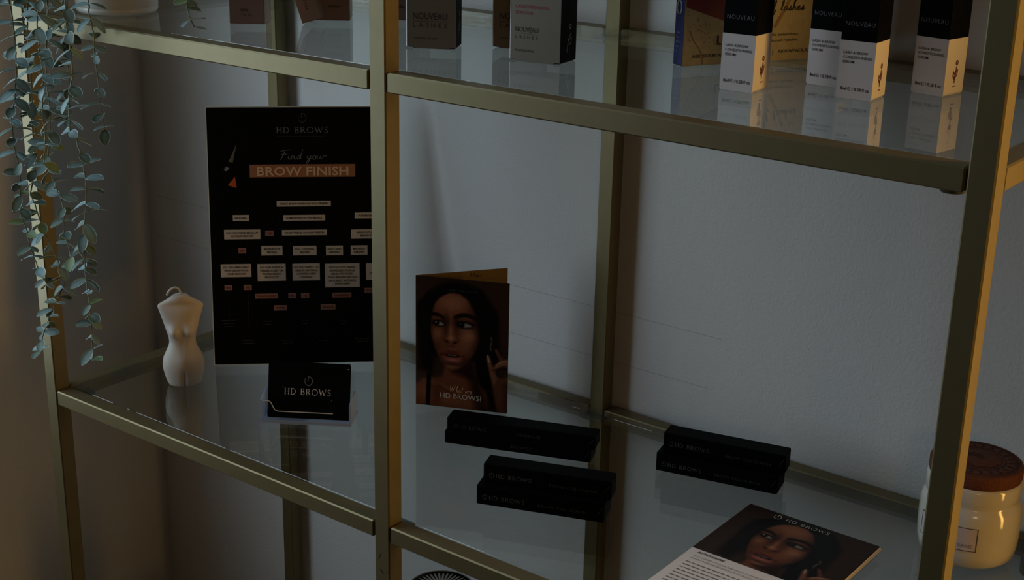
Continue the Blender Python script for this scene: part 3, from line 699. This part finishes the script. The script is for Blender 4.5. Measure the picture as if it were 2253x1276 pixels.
# --- candle jar with cork lid
J = thing('candle_jar', 'glossy cream ceramic candle jar with a cork lid, behind the right post', 'jar', (.9460, .2990, Z0), R(0))
b = MB(); b.lathe([(.030, 0), (.0375, .0012), (.0415, .0055), (.0432, .014), (.0440, .026), (.0442, .040), (.0436, .050), (.0420, .0555), (.0402, .0578), (.0398, .0595), (.0406, .0620), (.0410, .066), (.0408, .074), (.0396, .0775), (.036, .0778), (.0355, .07)], JAR, 64); b.build('jar_body', J)
b = MB(); b.lathe([(.0375, .0770), (.0395, .0778), (.0400, .0800), (.0400, .0880), (.0390, .0900), (.037, .0906), (.0362, .0898), (.0350, .0906), (.0225, .0906), (.0215, .0898), (.0205, .0906), (0, .0906)], CORK, 64); b.build('cork_lid', J)
s = Sheet((0, 0, .0906), (1, 0, 0), (0, 1, 0))
for rr, w in ((.0340, .0010), (.0240, .0010)): s.stroke(arc(0, 0, rr, rr, 0, 360, 48), w, CORKD, 1)
for k in range(22):
    a = k * 360 / 22; s.stroke([(.0265 * math.cos(R(a)), .0265 * math.sin(R(a))), (.0315 * math.cos(R(a + RNG.uniform(-4, 4))), .0315 * math.sin(R(a + 3)))], .0022, CORKD, 1)
for k in range(7): s.stroke(arc(0, 0, .004 + k * .0026, .004 + k * .0026, 40 * k, 40 * k + 120, 10), .0009, CORKD, 1)
s.build('burnt_pattern', J)
def on_jar(a0, z, x, y, lift=.0003):   # a point on the jar's side: x along it, y up
    a = R(a0) + x / .0442; return ((.0444 + lift) * math.cos(a), (.0444 + lift) * math.sin(a), z + y)
def jar_sheet(a0, w, h, z, m, lift):
    q = MB(); n = 10
    for i in range(n): q.poly([on_jar(a0, z, w * i / n, 0, lift), on_jar(a0, z, w * (i + 1) / n, 0, lift), on_jar(a0, z, w * (i + 1) / n, h, lift), on_jar(a0, z, w * i / n, h, lift)], m)
    return q
AL = -134
jar_sheet(AL, .0563, .022, .0215, LABELP, .0002).build('label', J, label='pale label')
q = MB()
def jline(x0, y0_, x1, y1_):
    n = 8
    for i in range(n):
        xa, xb = x0 + (x1 - x0) * i / n, x0 + (x1 - x0) * (i + 1) / n
        q.poly([on_jar(AL, .0215, xa, y0_, .0004), on_jar(AL, .0215, xb, y0_, .0004), on_jar(AL, .0215, xb, y1_, .0004), on_jar(AL, .0215, xa, y1_, .0004)], INKB)
jline(0, 0, .0563, .0005); jline(0, .0215, .0563, .022); jline(0, 0, .0005, .022); jline(.0558, 0, .0563, .022)
vs, fs = glyphs('SANE', 0, 1.1)
a_ = min(p[0] for p in vs); e_ = max(p[0] for p in vs)
q.raw([on_jar(AL, .0215, (.0405 + (p[0] - a_) / (e_ - a_) * .0125), .0035 + p[1] * .0042, .0005) for p in vs], fs, INKG)
q.build('label_lettering', J)

# --- ribbed cup on the shelf below
CU = thing('ribbed_canister', 'white ribbed canister whose lid shows under the lower front rail', 'canister', (.3890, .2290, Z0 - HS), 0)
b = MB(); b.lathe([(.026, 0), (.030, .002), (.0372, .2012)], CUP, 160, .012, 40); b.build('canister_body', CU)
vs, fs = [], []; NR, NA = 9, 240      # lid pressed into radial ribs
for i in range(NR + 1):
    rr = .0368 * (1 - i / NR); amp = .00035 * math.sin(math.pi * min(1, i / NR * 1.2)) if i < NR else 0
    for k in range(NA): t_ = 2 * math.pi * k / NA; vs.append((rr * math.cos(t_), rr * math.sin(t_), .2020 + .0010 * (i / NR) + amp * math.cos(40 * t_)))
for i in range(NR):
    for k in range(NA): fs.append((i * NA + k, i * NA + (k + 1) % NA, (i + 1) * NA + (k + 1) % NA, (i + 1) * NA + k))
b = MB(); b.raw(vs, fs, CUP, True); b.build('ribbed_lid', CU)
b = MB(); b.lathe([(.0372, .2022), (.0378, .2026), (.0378, .2032), (.0372, .2035), (.0366, .2032), (.0366, .2026), (.0372, .2022)], INKG, 60); b.build('rim', CU, label='grey rim')

# ================================================================== upper shelf
# --- serum cartons
def serum(label, x, y, rz):
    c = thing('serum_carton', label, 'box', (x, y, UP), R(rz), 'lash serum cartons'); w = .0287
    b = MB(); z = [0, .0447]; ch = .0012
    prof = [(ch, 0), (w - ch, 0), (w, .0016), (w, .0447), (0, .0447), (0, .0016)]
    n = 6; b.raw([(p[0], 0, p[1]) for p in prof] + [(p[0], w, p[1]) for p in prof], [tuple(range(n)), tuple(reversed(range(n, 2 * n)))] + [(i, i + n, (i + 1) % n + n, (i + 1) % n) for i in range(n)], WHITE)
    b.build('white_carton', c)
    carton(c, w, w, .075, BLACKBOX, 'black_sleeve', 0, 0, .0447, .0004, 'black upper half')
    s = Sheet((0, 0, 0), (1, 0, 0), (0, 0, 1))
    s.text('LASH & BROW', .0030, .0347, .0226, .0021, INKB, 1, .006); s.text('CONDITIONING', .0030, .0311, .0260, .0021, INKB, 1, .006); s.text('SERUM', .0030, .0275, .0122, .0021, INKB, 1, .006)
    s.text('8ml', .0030, .0066, .0078, .0027, INKB, 1, .012); s.text('/ 0.28 fl oz', .0122, .0066, .0262, .0027, INKB, 1, .012)
    s.stroke([(.0100 + .0012 * a, .0079 + .0012 * e) for a, e in arc(0, 0, 1, 1, 40, 320, 12)], .00035, INKB, 1); s.rect(.0092, .0077, .0110, .0080, INKB, 1)
    s.build('lettering', c)
    s = Sheet((0, 0, 0), (1, 0, 0), (0, 0, 1)); s.text('NOUVEAU', .0030, .0560, .0262, .0036, INKG, 1, -.012, 1.1); s.build('cap_lettering', c, label='grey lettering')
    s = Sheet((w, 0, 0), (0, 1, 0), (0, 0, 1)); xc = w * .52
    s.stroke([(xc - .0006, .0095), (xc - .0004, .016), (xc + .0010, .0225)], .0012, INKR, 1); s.stroke([(xc - .0002, .013), (xc + .0026, .0165), (xc + .0030, .0205), (xc + .0012, .0185), (xc - .0002, .0145)], .0008, INKR, 1)
    s.stroke([(xc - .0006, .012), (xc - .0030, .0150), (xc - .0032, .0190), (xc - .0012, .0165)], .0014, INKR, 1); s.stroke(arc(xc + .0008, .0255, .0013, .0016, 0, 360, 10), .0011, INKR, 1)
    s.rect(xc - .0022, .0066, xc + .0022, .0074, INKR, 1); s.build('plant_emblem', c, label='dark red plant emblem')
    return c
serum('black and white serum carton before the cream display, left of the four', .7576, .1293, 2.2)
serum('black and white serum carton standing furthest back, half hidden by its neighbour', .7975, .2010, -1)
serum('black and white serum carton, largest, in the middle front of the four', .8420, .1623, 3.2)
serum('black and white serum carton standing nearest the right post', .8766, .2266, -9.5)

# --- silver and black lash cartons
def lash(label, x, y, rz, w, d, pink):
    c = thing('lash_carton', label, 'box', (x, y, UP), R(rz), 'silver lash cartons'); h = .140
    b = MB(); nt = .0055; nh = .0014
    prof = [(0, nh), (nt, nh), (nt, 0), (w - nt, 0), (w - nt, nh), (w, nh), (w, h), (0, h)]; n = len(prof)
    A = [(p[0], 0, p[1]) for p in prof]; Bq = [(p[0], .0008, p[1]) for p in prof]
    b.raw(A + Bq, [tuple(range(n)), tuple(reversed(range(n, 2 * n)))] + [(i, i + n, (i + 1) % n + n, (i + 1) % n) for i in range(n)], SILVER); b.build('front_panel', c, label='silver front panel')
    carton(c, w - .0004, d - .0009, h - nh, BLACKBOX, 'carton', .0002, .0009, nh * .5, .0008)
    b = MB(); b.raw([(-.0011, .0010, nh), (0, -.0001, nh), (0, -.0001, h), (-.0011, .0010, h), (-.0011, .0014, nh), (0, .0014, nh), (0, .0014, h), (-.0011, .0014, h)], [(0, 1, 2, 3), (7, 6, 5, 4), (0, 3, 7, 4), (0, 4, 5, 1), (3, 2, 6, 7)], WHITE); b.build('lit_edge_strip', c, label='white edge strip for glancing window light')  # white strip, widened and angled to show window light glancing off the edge
    s = Sheet((0, 0, 0), (1, 0, 0), (0, 0, 1)); k = w / .045
    if pink:
        s.text('LASH EXTENSION', .0045, .0458, .0365, .0029, INKP, 1); s.text('REMOVER', .0045, .0405, .0215, .0029, INKP, 1)
        s.text('NOUVEAU', .0045, .0255, .0270, .0044, INKB, 1, .0); s.text('LASHES', .0048, .0195, .0265, .0034, INKB, 1, -.01, 1.7); s.rect(.0045, .0240, .0270, .0242, INKB, 1)
        s.text('PROFESSIONAL', .0045, .0085, .0235, .0020, INKB, 1)
    else:
        s.text('NOUVEAU', .0058, .0262, .0370, .0063, INKB, 1, .0); s.rect(.0062, .0244, .0368, .0247, INKB, 1); s.text('LASHES', .0062, .0190, .0368, .0046, INKB, 1, -.01, 1.7)
        s.text('PROFESSIONAL USE ONLY', .0066, .0085, .0280, .0017, INKB, 1)
    s.build('lettering', c)
    s = Sheet((w - .0002, .0009, 0), (0, 1, 0), (0, 0, 1)); xc = d * .5
    s.stroke([(xc - .003, .012), (xc - .001, .020), (xc + .004, .026)], .0009, INKG, 1); s.stroke([(xc - .001, .019), (xc + .005, .022), (xc + .004, .017), (xc, .015)], .0008, INKG, 1); s.stroke(arc(xc + .002, .031, .0016, .002, 0, 360, 10), .0010, INKG, 1)
    s.stroke([(xc - .003, .012), (xc - .003, .009)], .0008, INKG, 1)
    s.build('plant_emblem', c, label='grey plant emblem')
    b = MB(); b.box(w - nt - .0002, .0010, .0001, w - .0012, d - .002, nh * .5, INKG); b.build('base_tuck', c)
lash('silver fronted lash carton with black sides beside the middle post', .4435, .1115, 28, .0452, .0286, False)
lash('silver fronted lash carton half hidden behind the remover carton', .49971, .1673, 24, .0452, .0286, False)
lash('silver fronted lash remover carton with rose lettering, nearest of the three', .5526, .1238, 8.5, .0482, .0324, True)

# --- cream display box with blue spine
KT = thing('display_box', 'cream speckled display box with a blue spine behind the serum cartons', 'box', (.681, .1999, UP), math.atan2(.1178, .0624))
carton(KT, .165, .0145, .230, KIT, 'carton', 0, 0, 0, .0006)
b = MB(); b.box(-.0004, .0004, .0004, 0, .0141, .2296, KITBLUE); b.build('blue_spine', KT, label='blue spine')
s = Sheet((0, 0, 0), (1, 0, 0), (0, 0, 1))
s.polyg([(.0012, .0505), (.0417, .0370), (.0660, .0345), (.066, .129), (.0012, .129)], KITRED, 1); s.build('red_print', KT, label='deep red printed area')
s = Sheet((0, 0, 0), (1, 0, 0), (0, 0, 1))
s.text('ASK YOUR NEAREST LASH ARTIST', .0096, .0068, .0870, .0030, INKB, 2, .008); s.rect(.0930, .0048, .0934, .0104, INKB, 2); s.text('NOUVEAULASHES', .0990, .0071, .1420, .0030, INKB, 2, .0)
s.text('L', .0341, .0172, .0400, .0086, INKB, 2); s.text('Natural lashes. No extensions.', .0580, .0225, .1195, .0026, INKB, 2); s.text('Longer, sensational results.', .0580, .0173, .1195, .0026, INKB, 2)
s.script('of lashes', .0850, .0440, .1235, .0105, INKB, .09)
s.build('lettering', KT)
brown = mat('tan_shade_print', rgb(150, 112, 62), .5)
s = Sheet((0, 0, 0), (1, 0, 0), (0, 0, 1)); s.stroke([(.006, .030), (.010, .022), (.016, .015), (.020, .008), (.0205, .001)], .0010, brown, 1); s.stroke([(.093, .030), (.098, .038), (.103, .046), (.110, .060)], .0030, brown, 1)
for k in range(46):
    x, y = RNG.uniform(.003, .038), RNG.uniform(.016, .046)
    if y < .0495 - x * .33 - .004: s.stroke([(x, y), (x + RNG.uniform(.0006, .0016), y + RNG.uniform(-.001, .001))], RNG.uniform(.0005, .0012), brown, 1)
s.build('speckles', KT)
s = Sheet((-.0004, .0145, 0), (0, -1, 0), (0, 0, 1)); s.stroke(arc(.0066, .050, .0035, .006, -70, 250, 14), .0016, INKW, 2); s.stroke([(.004, .062), (.0042, .075), (.009, .080)], .0014, INKW, 2)
for k in range(5): s.rect(.004, .028 - k * .004, .004 + (.006, .004, .0062, .005, .003)[k], .0292 - k * .004, mat('pale_blue_ink', rgb(110, 126, 180), .5) if k == 0 else bpy.data.materials['pale_blue_ink'], 2)
s.build('spine_lettering', KT, label='white spine lettering')

# --- rose care cartons in the left bay
def rose(label, x, y, rz, w, d, rows, group=None):
    c = thing('care_carton', label, 'box', (x, y, UP), R(rz), group)
    carton(c, w, d, .100, ROSE)
    b = MB(); b.box(w, .0006, .0006, w + .0003, d - .0006, .0994, ROSESIDE); b.build('side_panel', c, label='pale side panel')
    s = Sheet((0, 0, 0), (1, 0, 0), (0, 0, 1))
    for t_, x0, x1, y_, cap in rows: s.text(t_, x0, y_, x1, cap, INKB, 1)
    s.build('lettering', c)
    return c
rose('upright rose shampoo carton with a pale side, left of the three', .2169, .1016, 35, .0352, .0309, [('LASH', .006, .018, .0330, .0034), ('SHAMPOO', .006, .0262, .0240, .0034), ('50ML', .0115, .0195, .0125, .0026), ('1.7 FL OZ', .0110, .0228, .0080, .0022)])
rose('upright rose care carton with a pale side beside the middle post', .2535, .1744, 39, .0425, .0322, [('FOAM', .0210, .0330, .0130, .0026), ('CLEANSER', .0185, .0360, .0330, .0030)])
# the leaning one: tipped over to the left about its front right corner
c = thing('care_carton', 'rose shampoo carton tipped over to the left against the upright one', 'box', (.27393, .14623, UP), R(38))
wl, dl, hl = .0200, .0345, .1000
ta = R(-16)
b = MB(); b.box(0, 0, 0, wl, dl, hl, ROSE)
b.v = [(x, y, z) for x, y, z in b.v]
o = b.build('carton', c, .0006)
s = Sheet((0, 0, 0), (1, 0, 0), (0, 0, 1)); 
vs, fs = glyphs('SHAMPOO', 0, 1.0); a_ = min(p[0] for p in vs); e_ = max(p[0] for p in vs)
s.mb.raw([s.P(.0082 + p[1] * .0036, .046 - (p[0] - a_) / (e_ - a_) * .034, 1) for p in vs], fs, INKB); s.build('lettering', c)
c.rotation_mode = 'QUATERNION'
view_ax = Vector((-.571, .757, 0)).normalized()
c.rotation_quaternion = Matrix.Rotation(R(-17), 3, view_ax).to_quaternion() @ Matrix.Rotation(R(38), 3, 'Z').to_quaternion()
c.location.z = UP + .0010
# carton further back between the posts
rose('rose care carton far back, just right of the middle post', .3060, .2360, 20, .036, .031, [('50ML', .0115, .0195, .0125, .0026)])

# ================================================================== potted trailing eucalyptus
PX, PY = .0680, .0805
PT = thing('potted_eucalyptus', 'white pot of trailing silver green eucalyptus hanging over the left front corner', 'plant', (PX, PY, UP), 0)
b = MB(); b.lathe([(.034, 0), (.0400, .0008), (.0415, .003), (.0418, .0058), (.0410, .0064), (.0418, .0072), (.0440, .040), (.0465, .078), (.0470, .082), (.0450, .082), (.0435, .076), (0, .074)], POT, 64); b.build('pot', PT)
b = MB(); b.lathe([(.0436, .0735), (.030, .078), (0, .080)], SOIL, 32); b.build('moss', PT)

def leaf_mesh(name, L_, W2, cup, curl, m):
    n = 9; vs = []; fs = []; rim = []
    for i in range(n + 1):
        t_ = i / n; w = W2 * (math.sin(math.pi * min(1, t_ ** .8)) ** .75) * (0.55 + .45 * t_ if t_ < .7 else 1) + (.00035 if i < n else 0.0001)
        x = L_ * t_; z = -curl * t_ * t_ * L_
        for k, sfac in enumerate((-1, -.82, 0, .82, 1)):
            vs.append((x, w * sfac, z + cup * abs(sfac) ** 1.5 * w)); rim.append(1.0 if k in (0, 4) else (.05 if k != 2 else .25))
    for i in range(n):
        for k in range(4): a = i * 5 + k; fs.append((a, a + 1, a + 6, a + 5))
    # give the blade thickness
    nv = len(vs); vs2 = [(x, y, z - .00035) for x, y, z in vs]
    allf = fs + [tuple(reversed([q + nv for q in f])) for f in fs]
    edge = [i * 5 for i in range(n + 1)] + [i * 5 + 4 for i in range(n, -1, -1)]
    for i in range(len(edge)):
        a, e = edge[i], edge[(i + 1) % len(edge)]; allf.append((e, a, a + nv, e + nv))
    me = bpy.data.meshes.new(name); me.from_pydata(vs + vs2, [], allf)
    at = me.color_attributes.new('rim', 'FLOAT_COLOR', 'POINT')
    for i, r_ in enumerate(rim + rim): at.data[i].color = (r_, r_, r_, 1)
    for p in me.polygons: p.use_smooth = True
    me.materials.append(m)
    return me
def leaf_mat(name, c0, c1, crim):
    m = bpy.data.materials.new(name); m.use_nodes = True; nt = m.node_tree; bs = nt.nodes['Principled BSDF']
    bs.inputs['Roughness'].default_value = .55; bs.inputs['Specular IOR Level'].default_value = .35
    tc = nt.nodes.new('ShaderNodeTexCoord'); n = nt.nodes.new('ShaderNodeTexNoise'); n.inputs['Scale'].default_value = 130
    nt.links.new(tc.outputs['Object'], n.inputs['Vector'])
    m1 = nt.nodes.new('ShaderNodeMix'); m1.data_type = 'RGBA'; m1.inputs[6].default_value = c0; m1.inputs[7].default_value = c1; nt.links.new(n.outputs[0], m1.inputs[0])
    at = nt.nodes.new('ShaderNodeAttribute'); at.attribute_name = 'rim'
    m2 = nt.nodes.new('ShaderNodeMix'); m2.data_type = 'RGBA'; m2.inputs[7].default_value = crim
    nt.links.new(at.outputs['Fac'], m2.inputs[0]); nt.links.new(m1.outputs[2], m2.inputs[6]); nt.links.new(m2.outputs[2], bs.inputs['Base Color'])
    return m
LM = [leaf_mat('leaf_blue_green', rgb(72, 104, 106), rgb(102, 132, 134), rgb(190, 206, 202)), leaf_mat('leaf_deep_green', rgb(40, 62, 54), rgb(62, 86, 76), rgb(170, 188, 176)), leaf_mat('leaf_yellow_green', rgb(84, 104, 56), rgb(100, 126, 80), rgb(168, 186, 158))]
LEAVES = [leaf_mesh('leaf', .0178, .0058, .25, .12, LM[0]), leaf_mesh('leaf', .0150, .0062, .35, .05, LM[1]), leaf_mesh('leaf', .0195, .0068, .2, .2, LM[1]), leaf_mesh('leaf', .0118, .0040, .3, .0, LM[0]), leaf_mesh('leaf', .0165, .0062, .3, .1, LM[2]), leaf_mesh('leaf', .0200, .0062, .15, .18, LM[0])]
ST = {
 'a': [(.0573, -.04, .4375), (.0602, -.04, .4223), (.0621, -.04, .4002), (.059, -.04, .3706), (.0532, -.04, .3424), (.0431, -.04, .3178), (.0429, -.04, .291), (.0499, -.04, .2655), (.0479, -.04, .2522), (.0439, -.04, .2157), (.0515, -.04, .2034), (.0543, -.04, .1848), (.0611, -.04, .1723), (.0712, -.04, .1551), (.0798, -.04, .15)],
 'b': [(.0587, -.02, .4359), (.0539, -.02, .404), (.055, -.02, .375), (.052, -.02, .339), (.0512, -.02, .3122), (.0556, -.02, .2944), (.0473, -.02, .2643), (.0344, -.02, .2349), (.0428, -.02, .2167), (.0513, -.02, .199), (.0678, -.02, .1759), (.0785, -.02, .1572), (.0798, -.02, .1434), (.0665, -.02, .1258), (.053, -.02, .1084), (.0415, -.02, .0892), (.0318, -.02, .0722), (.0254, -.02, .0558)],
 'c': [(.1062, -.03, .4411), (.1038, -.03, .4133), (.0991, -.03, .4), (.0945, -.03, .3776), (.0939, -.03, .3523), (.096, -.03, .3298), (.0915, -.03, .3079), (.0864, -.03, .2876), (.0861, -.03, .2692), (.0926, -.03, .2556), (.1014, -.03, .2429), (.105, -.03, .2302), (.1009, -.03, .2107), (.1088, -.03, .19), (.1122, -.03, .1751)],
 'd': [(.1627, -.05, .4479), (.1618, -.05, .4255), (.1641, -.05, .4109), (.166, -.05, .3992), (.1656, -.05, .3794), (.1579, -.05, .3633), (.1542, -.05, .3347), (.1542, -.05, .3236), (.1626, -.05, .3172), (.1696, -.05, .2996), (.1726, -.05, .2839), (.1724, -.05, .2649), (.1677, -.05, .244), (.164, -.05, .2253), (.1613, -.05, .2033), (.1608, -.05, .1753), (.163, -.05, .1519), (.1634, -.05, .125), (.1624, -.05, .1037), (.1614, -.05, .0897)],
 'e': [(.1593, -.022, .4324), (.1643, -.022, .4157), (.1629, -.022, .3926), (.1662, -.022, .3667), (.1661, -.022, .3477), (.1684, -.022, .3311), (.1709, -.022, .3225)],
 'f': [(.1108, -.012, .4135), (.1052, -.012, .3817), (.1052, -.012, .3591), (.1001, -.012, .3309), (.0949, -.012, .3023)],
 'g': [(.1134, -.045, .443), (.1081, -.045, .4166), (.1088, -.045, .3904), (.1115, -.045, .3686), (.104, -.045, .3363), (.1061, -.045, .3093), (.0991, -.045, .2806)],
 'h': [(.105, .060, .50), (.150, .052, .497), (.195, .044, .482), (.222, .036, .462), (.238, .030, .446), (.250, .024, .432), (.258, .022, .426)],
}
def resample(P, step):
    out = [P[0]]; acc = 0
    for a, e in zip(P[:-1], P[1:]):
        d = (e - a).length
        n = max(1, int(round(d / (step / 4))))
        for i in range(1, n + 1): out.append(a + (e - a) * i / n)
    return out
lr = random.Random(21); PLACED = []
for key, pts in ST.items():
    P = [Vector((x - PX, y - PY, z - HS)) for x, y, z in pts]
    if key != 'h':   # from the pot's soil up and over its rim
        q = P[0]; d = Vector((q.x, q.y, 0)).normalized()
        P = [Vector((d.x * .028, d.y * .028, .077)), Vector((d.x * .047, d.y * .047, .092)), Vector((q.x * .86, q.y * .86, .080)), Vector((q.x * .97, q.y * .97, .052))] + P
    else:
        P = [Vector((.02, -.008, .078))] + P
    path = resample(P, .014)
    path = [path[0]] + [p + Vector((lr.uniform(-1, 1), lr.uniform(-1, 1), 0)) * .0004 for p in path[1:]]
    b = MB(); b.tube(path, .0009, STEM, 5, .7); st = b.build('stem', PT)
    dist = 0; nxt = .0; last = path[0]; az = lr.uniform(0, 6.28)
    total = sum((path[i + 1] - path[i]).length for i in range(len(path) - 1)); run = 0
    for i in range(1, len(path)):
        run += (path[i] - last).length; last = path[i]
        if run < nxt and i < len(path) - 1: continue
        nxt = run + lr.uniform(.0086, .0128)
        az += math.pi / 2 + lr.uniform(-.5, .5)
        small = run > total * .86 or key == 'e' and lr.random() < .55
        for side in (0, 1):
            if lr.random() < .06: continue
            a = az + side * math.pi + lr.uniform(-.35, .35); el = lr.uniform(-.75, .35)
            d = Vector((math.cos(a) * math.cos(el), math.sin(a) * math.cos(el), math.sin(el)))
            if key != 'h' and path[i].y + PY + d.y * .018 > -.004 and path[i].z < .02: d.y = -abs(d.y); d.normalize()
            up = Vector((lr.uniform(-.5, .5), lr.uniform(-.9, .1), 1)).normalized()
            up = (up - d * up.dot(d)).normalized(); yv = up.cross(d)
            kx = 3 if small and lr.random() < .6 else lr.choice((0, 0, 1, 2, 4 if lr.random() < .5 else 1, 5, 5))
            sc = lr.uniform(.9, 1.16); Mx = Matrix((d, yv, up)).transposed().to_4x4() @ Matrix.Scale(sc, 4); Mx.translation = path[i]
            PLACED.append((LEAVES[kx], Mx, st))
# the leaves nearest the front, largest in view, singly; those past 298 joined
PLACED.sort(key=lambda q: q[1].translation.y)
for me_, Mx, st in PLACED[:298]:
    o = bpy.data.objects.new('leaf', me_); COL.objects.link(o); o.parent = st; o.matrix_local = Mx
bm = bmesh.new(); mats = []
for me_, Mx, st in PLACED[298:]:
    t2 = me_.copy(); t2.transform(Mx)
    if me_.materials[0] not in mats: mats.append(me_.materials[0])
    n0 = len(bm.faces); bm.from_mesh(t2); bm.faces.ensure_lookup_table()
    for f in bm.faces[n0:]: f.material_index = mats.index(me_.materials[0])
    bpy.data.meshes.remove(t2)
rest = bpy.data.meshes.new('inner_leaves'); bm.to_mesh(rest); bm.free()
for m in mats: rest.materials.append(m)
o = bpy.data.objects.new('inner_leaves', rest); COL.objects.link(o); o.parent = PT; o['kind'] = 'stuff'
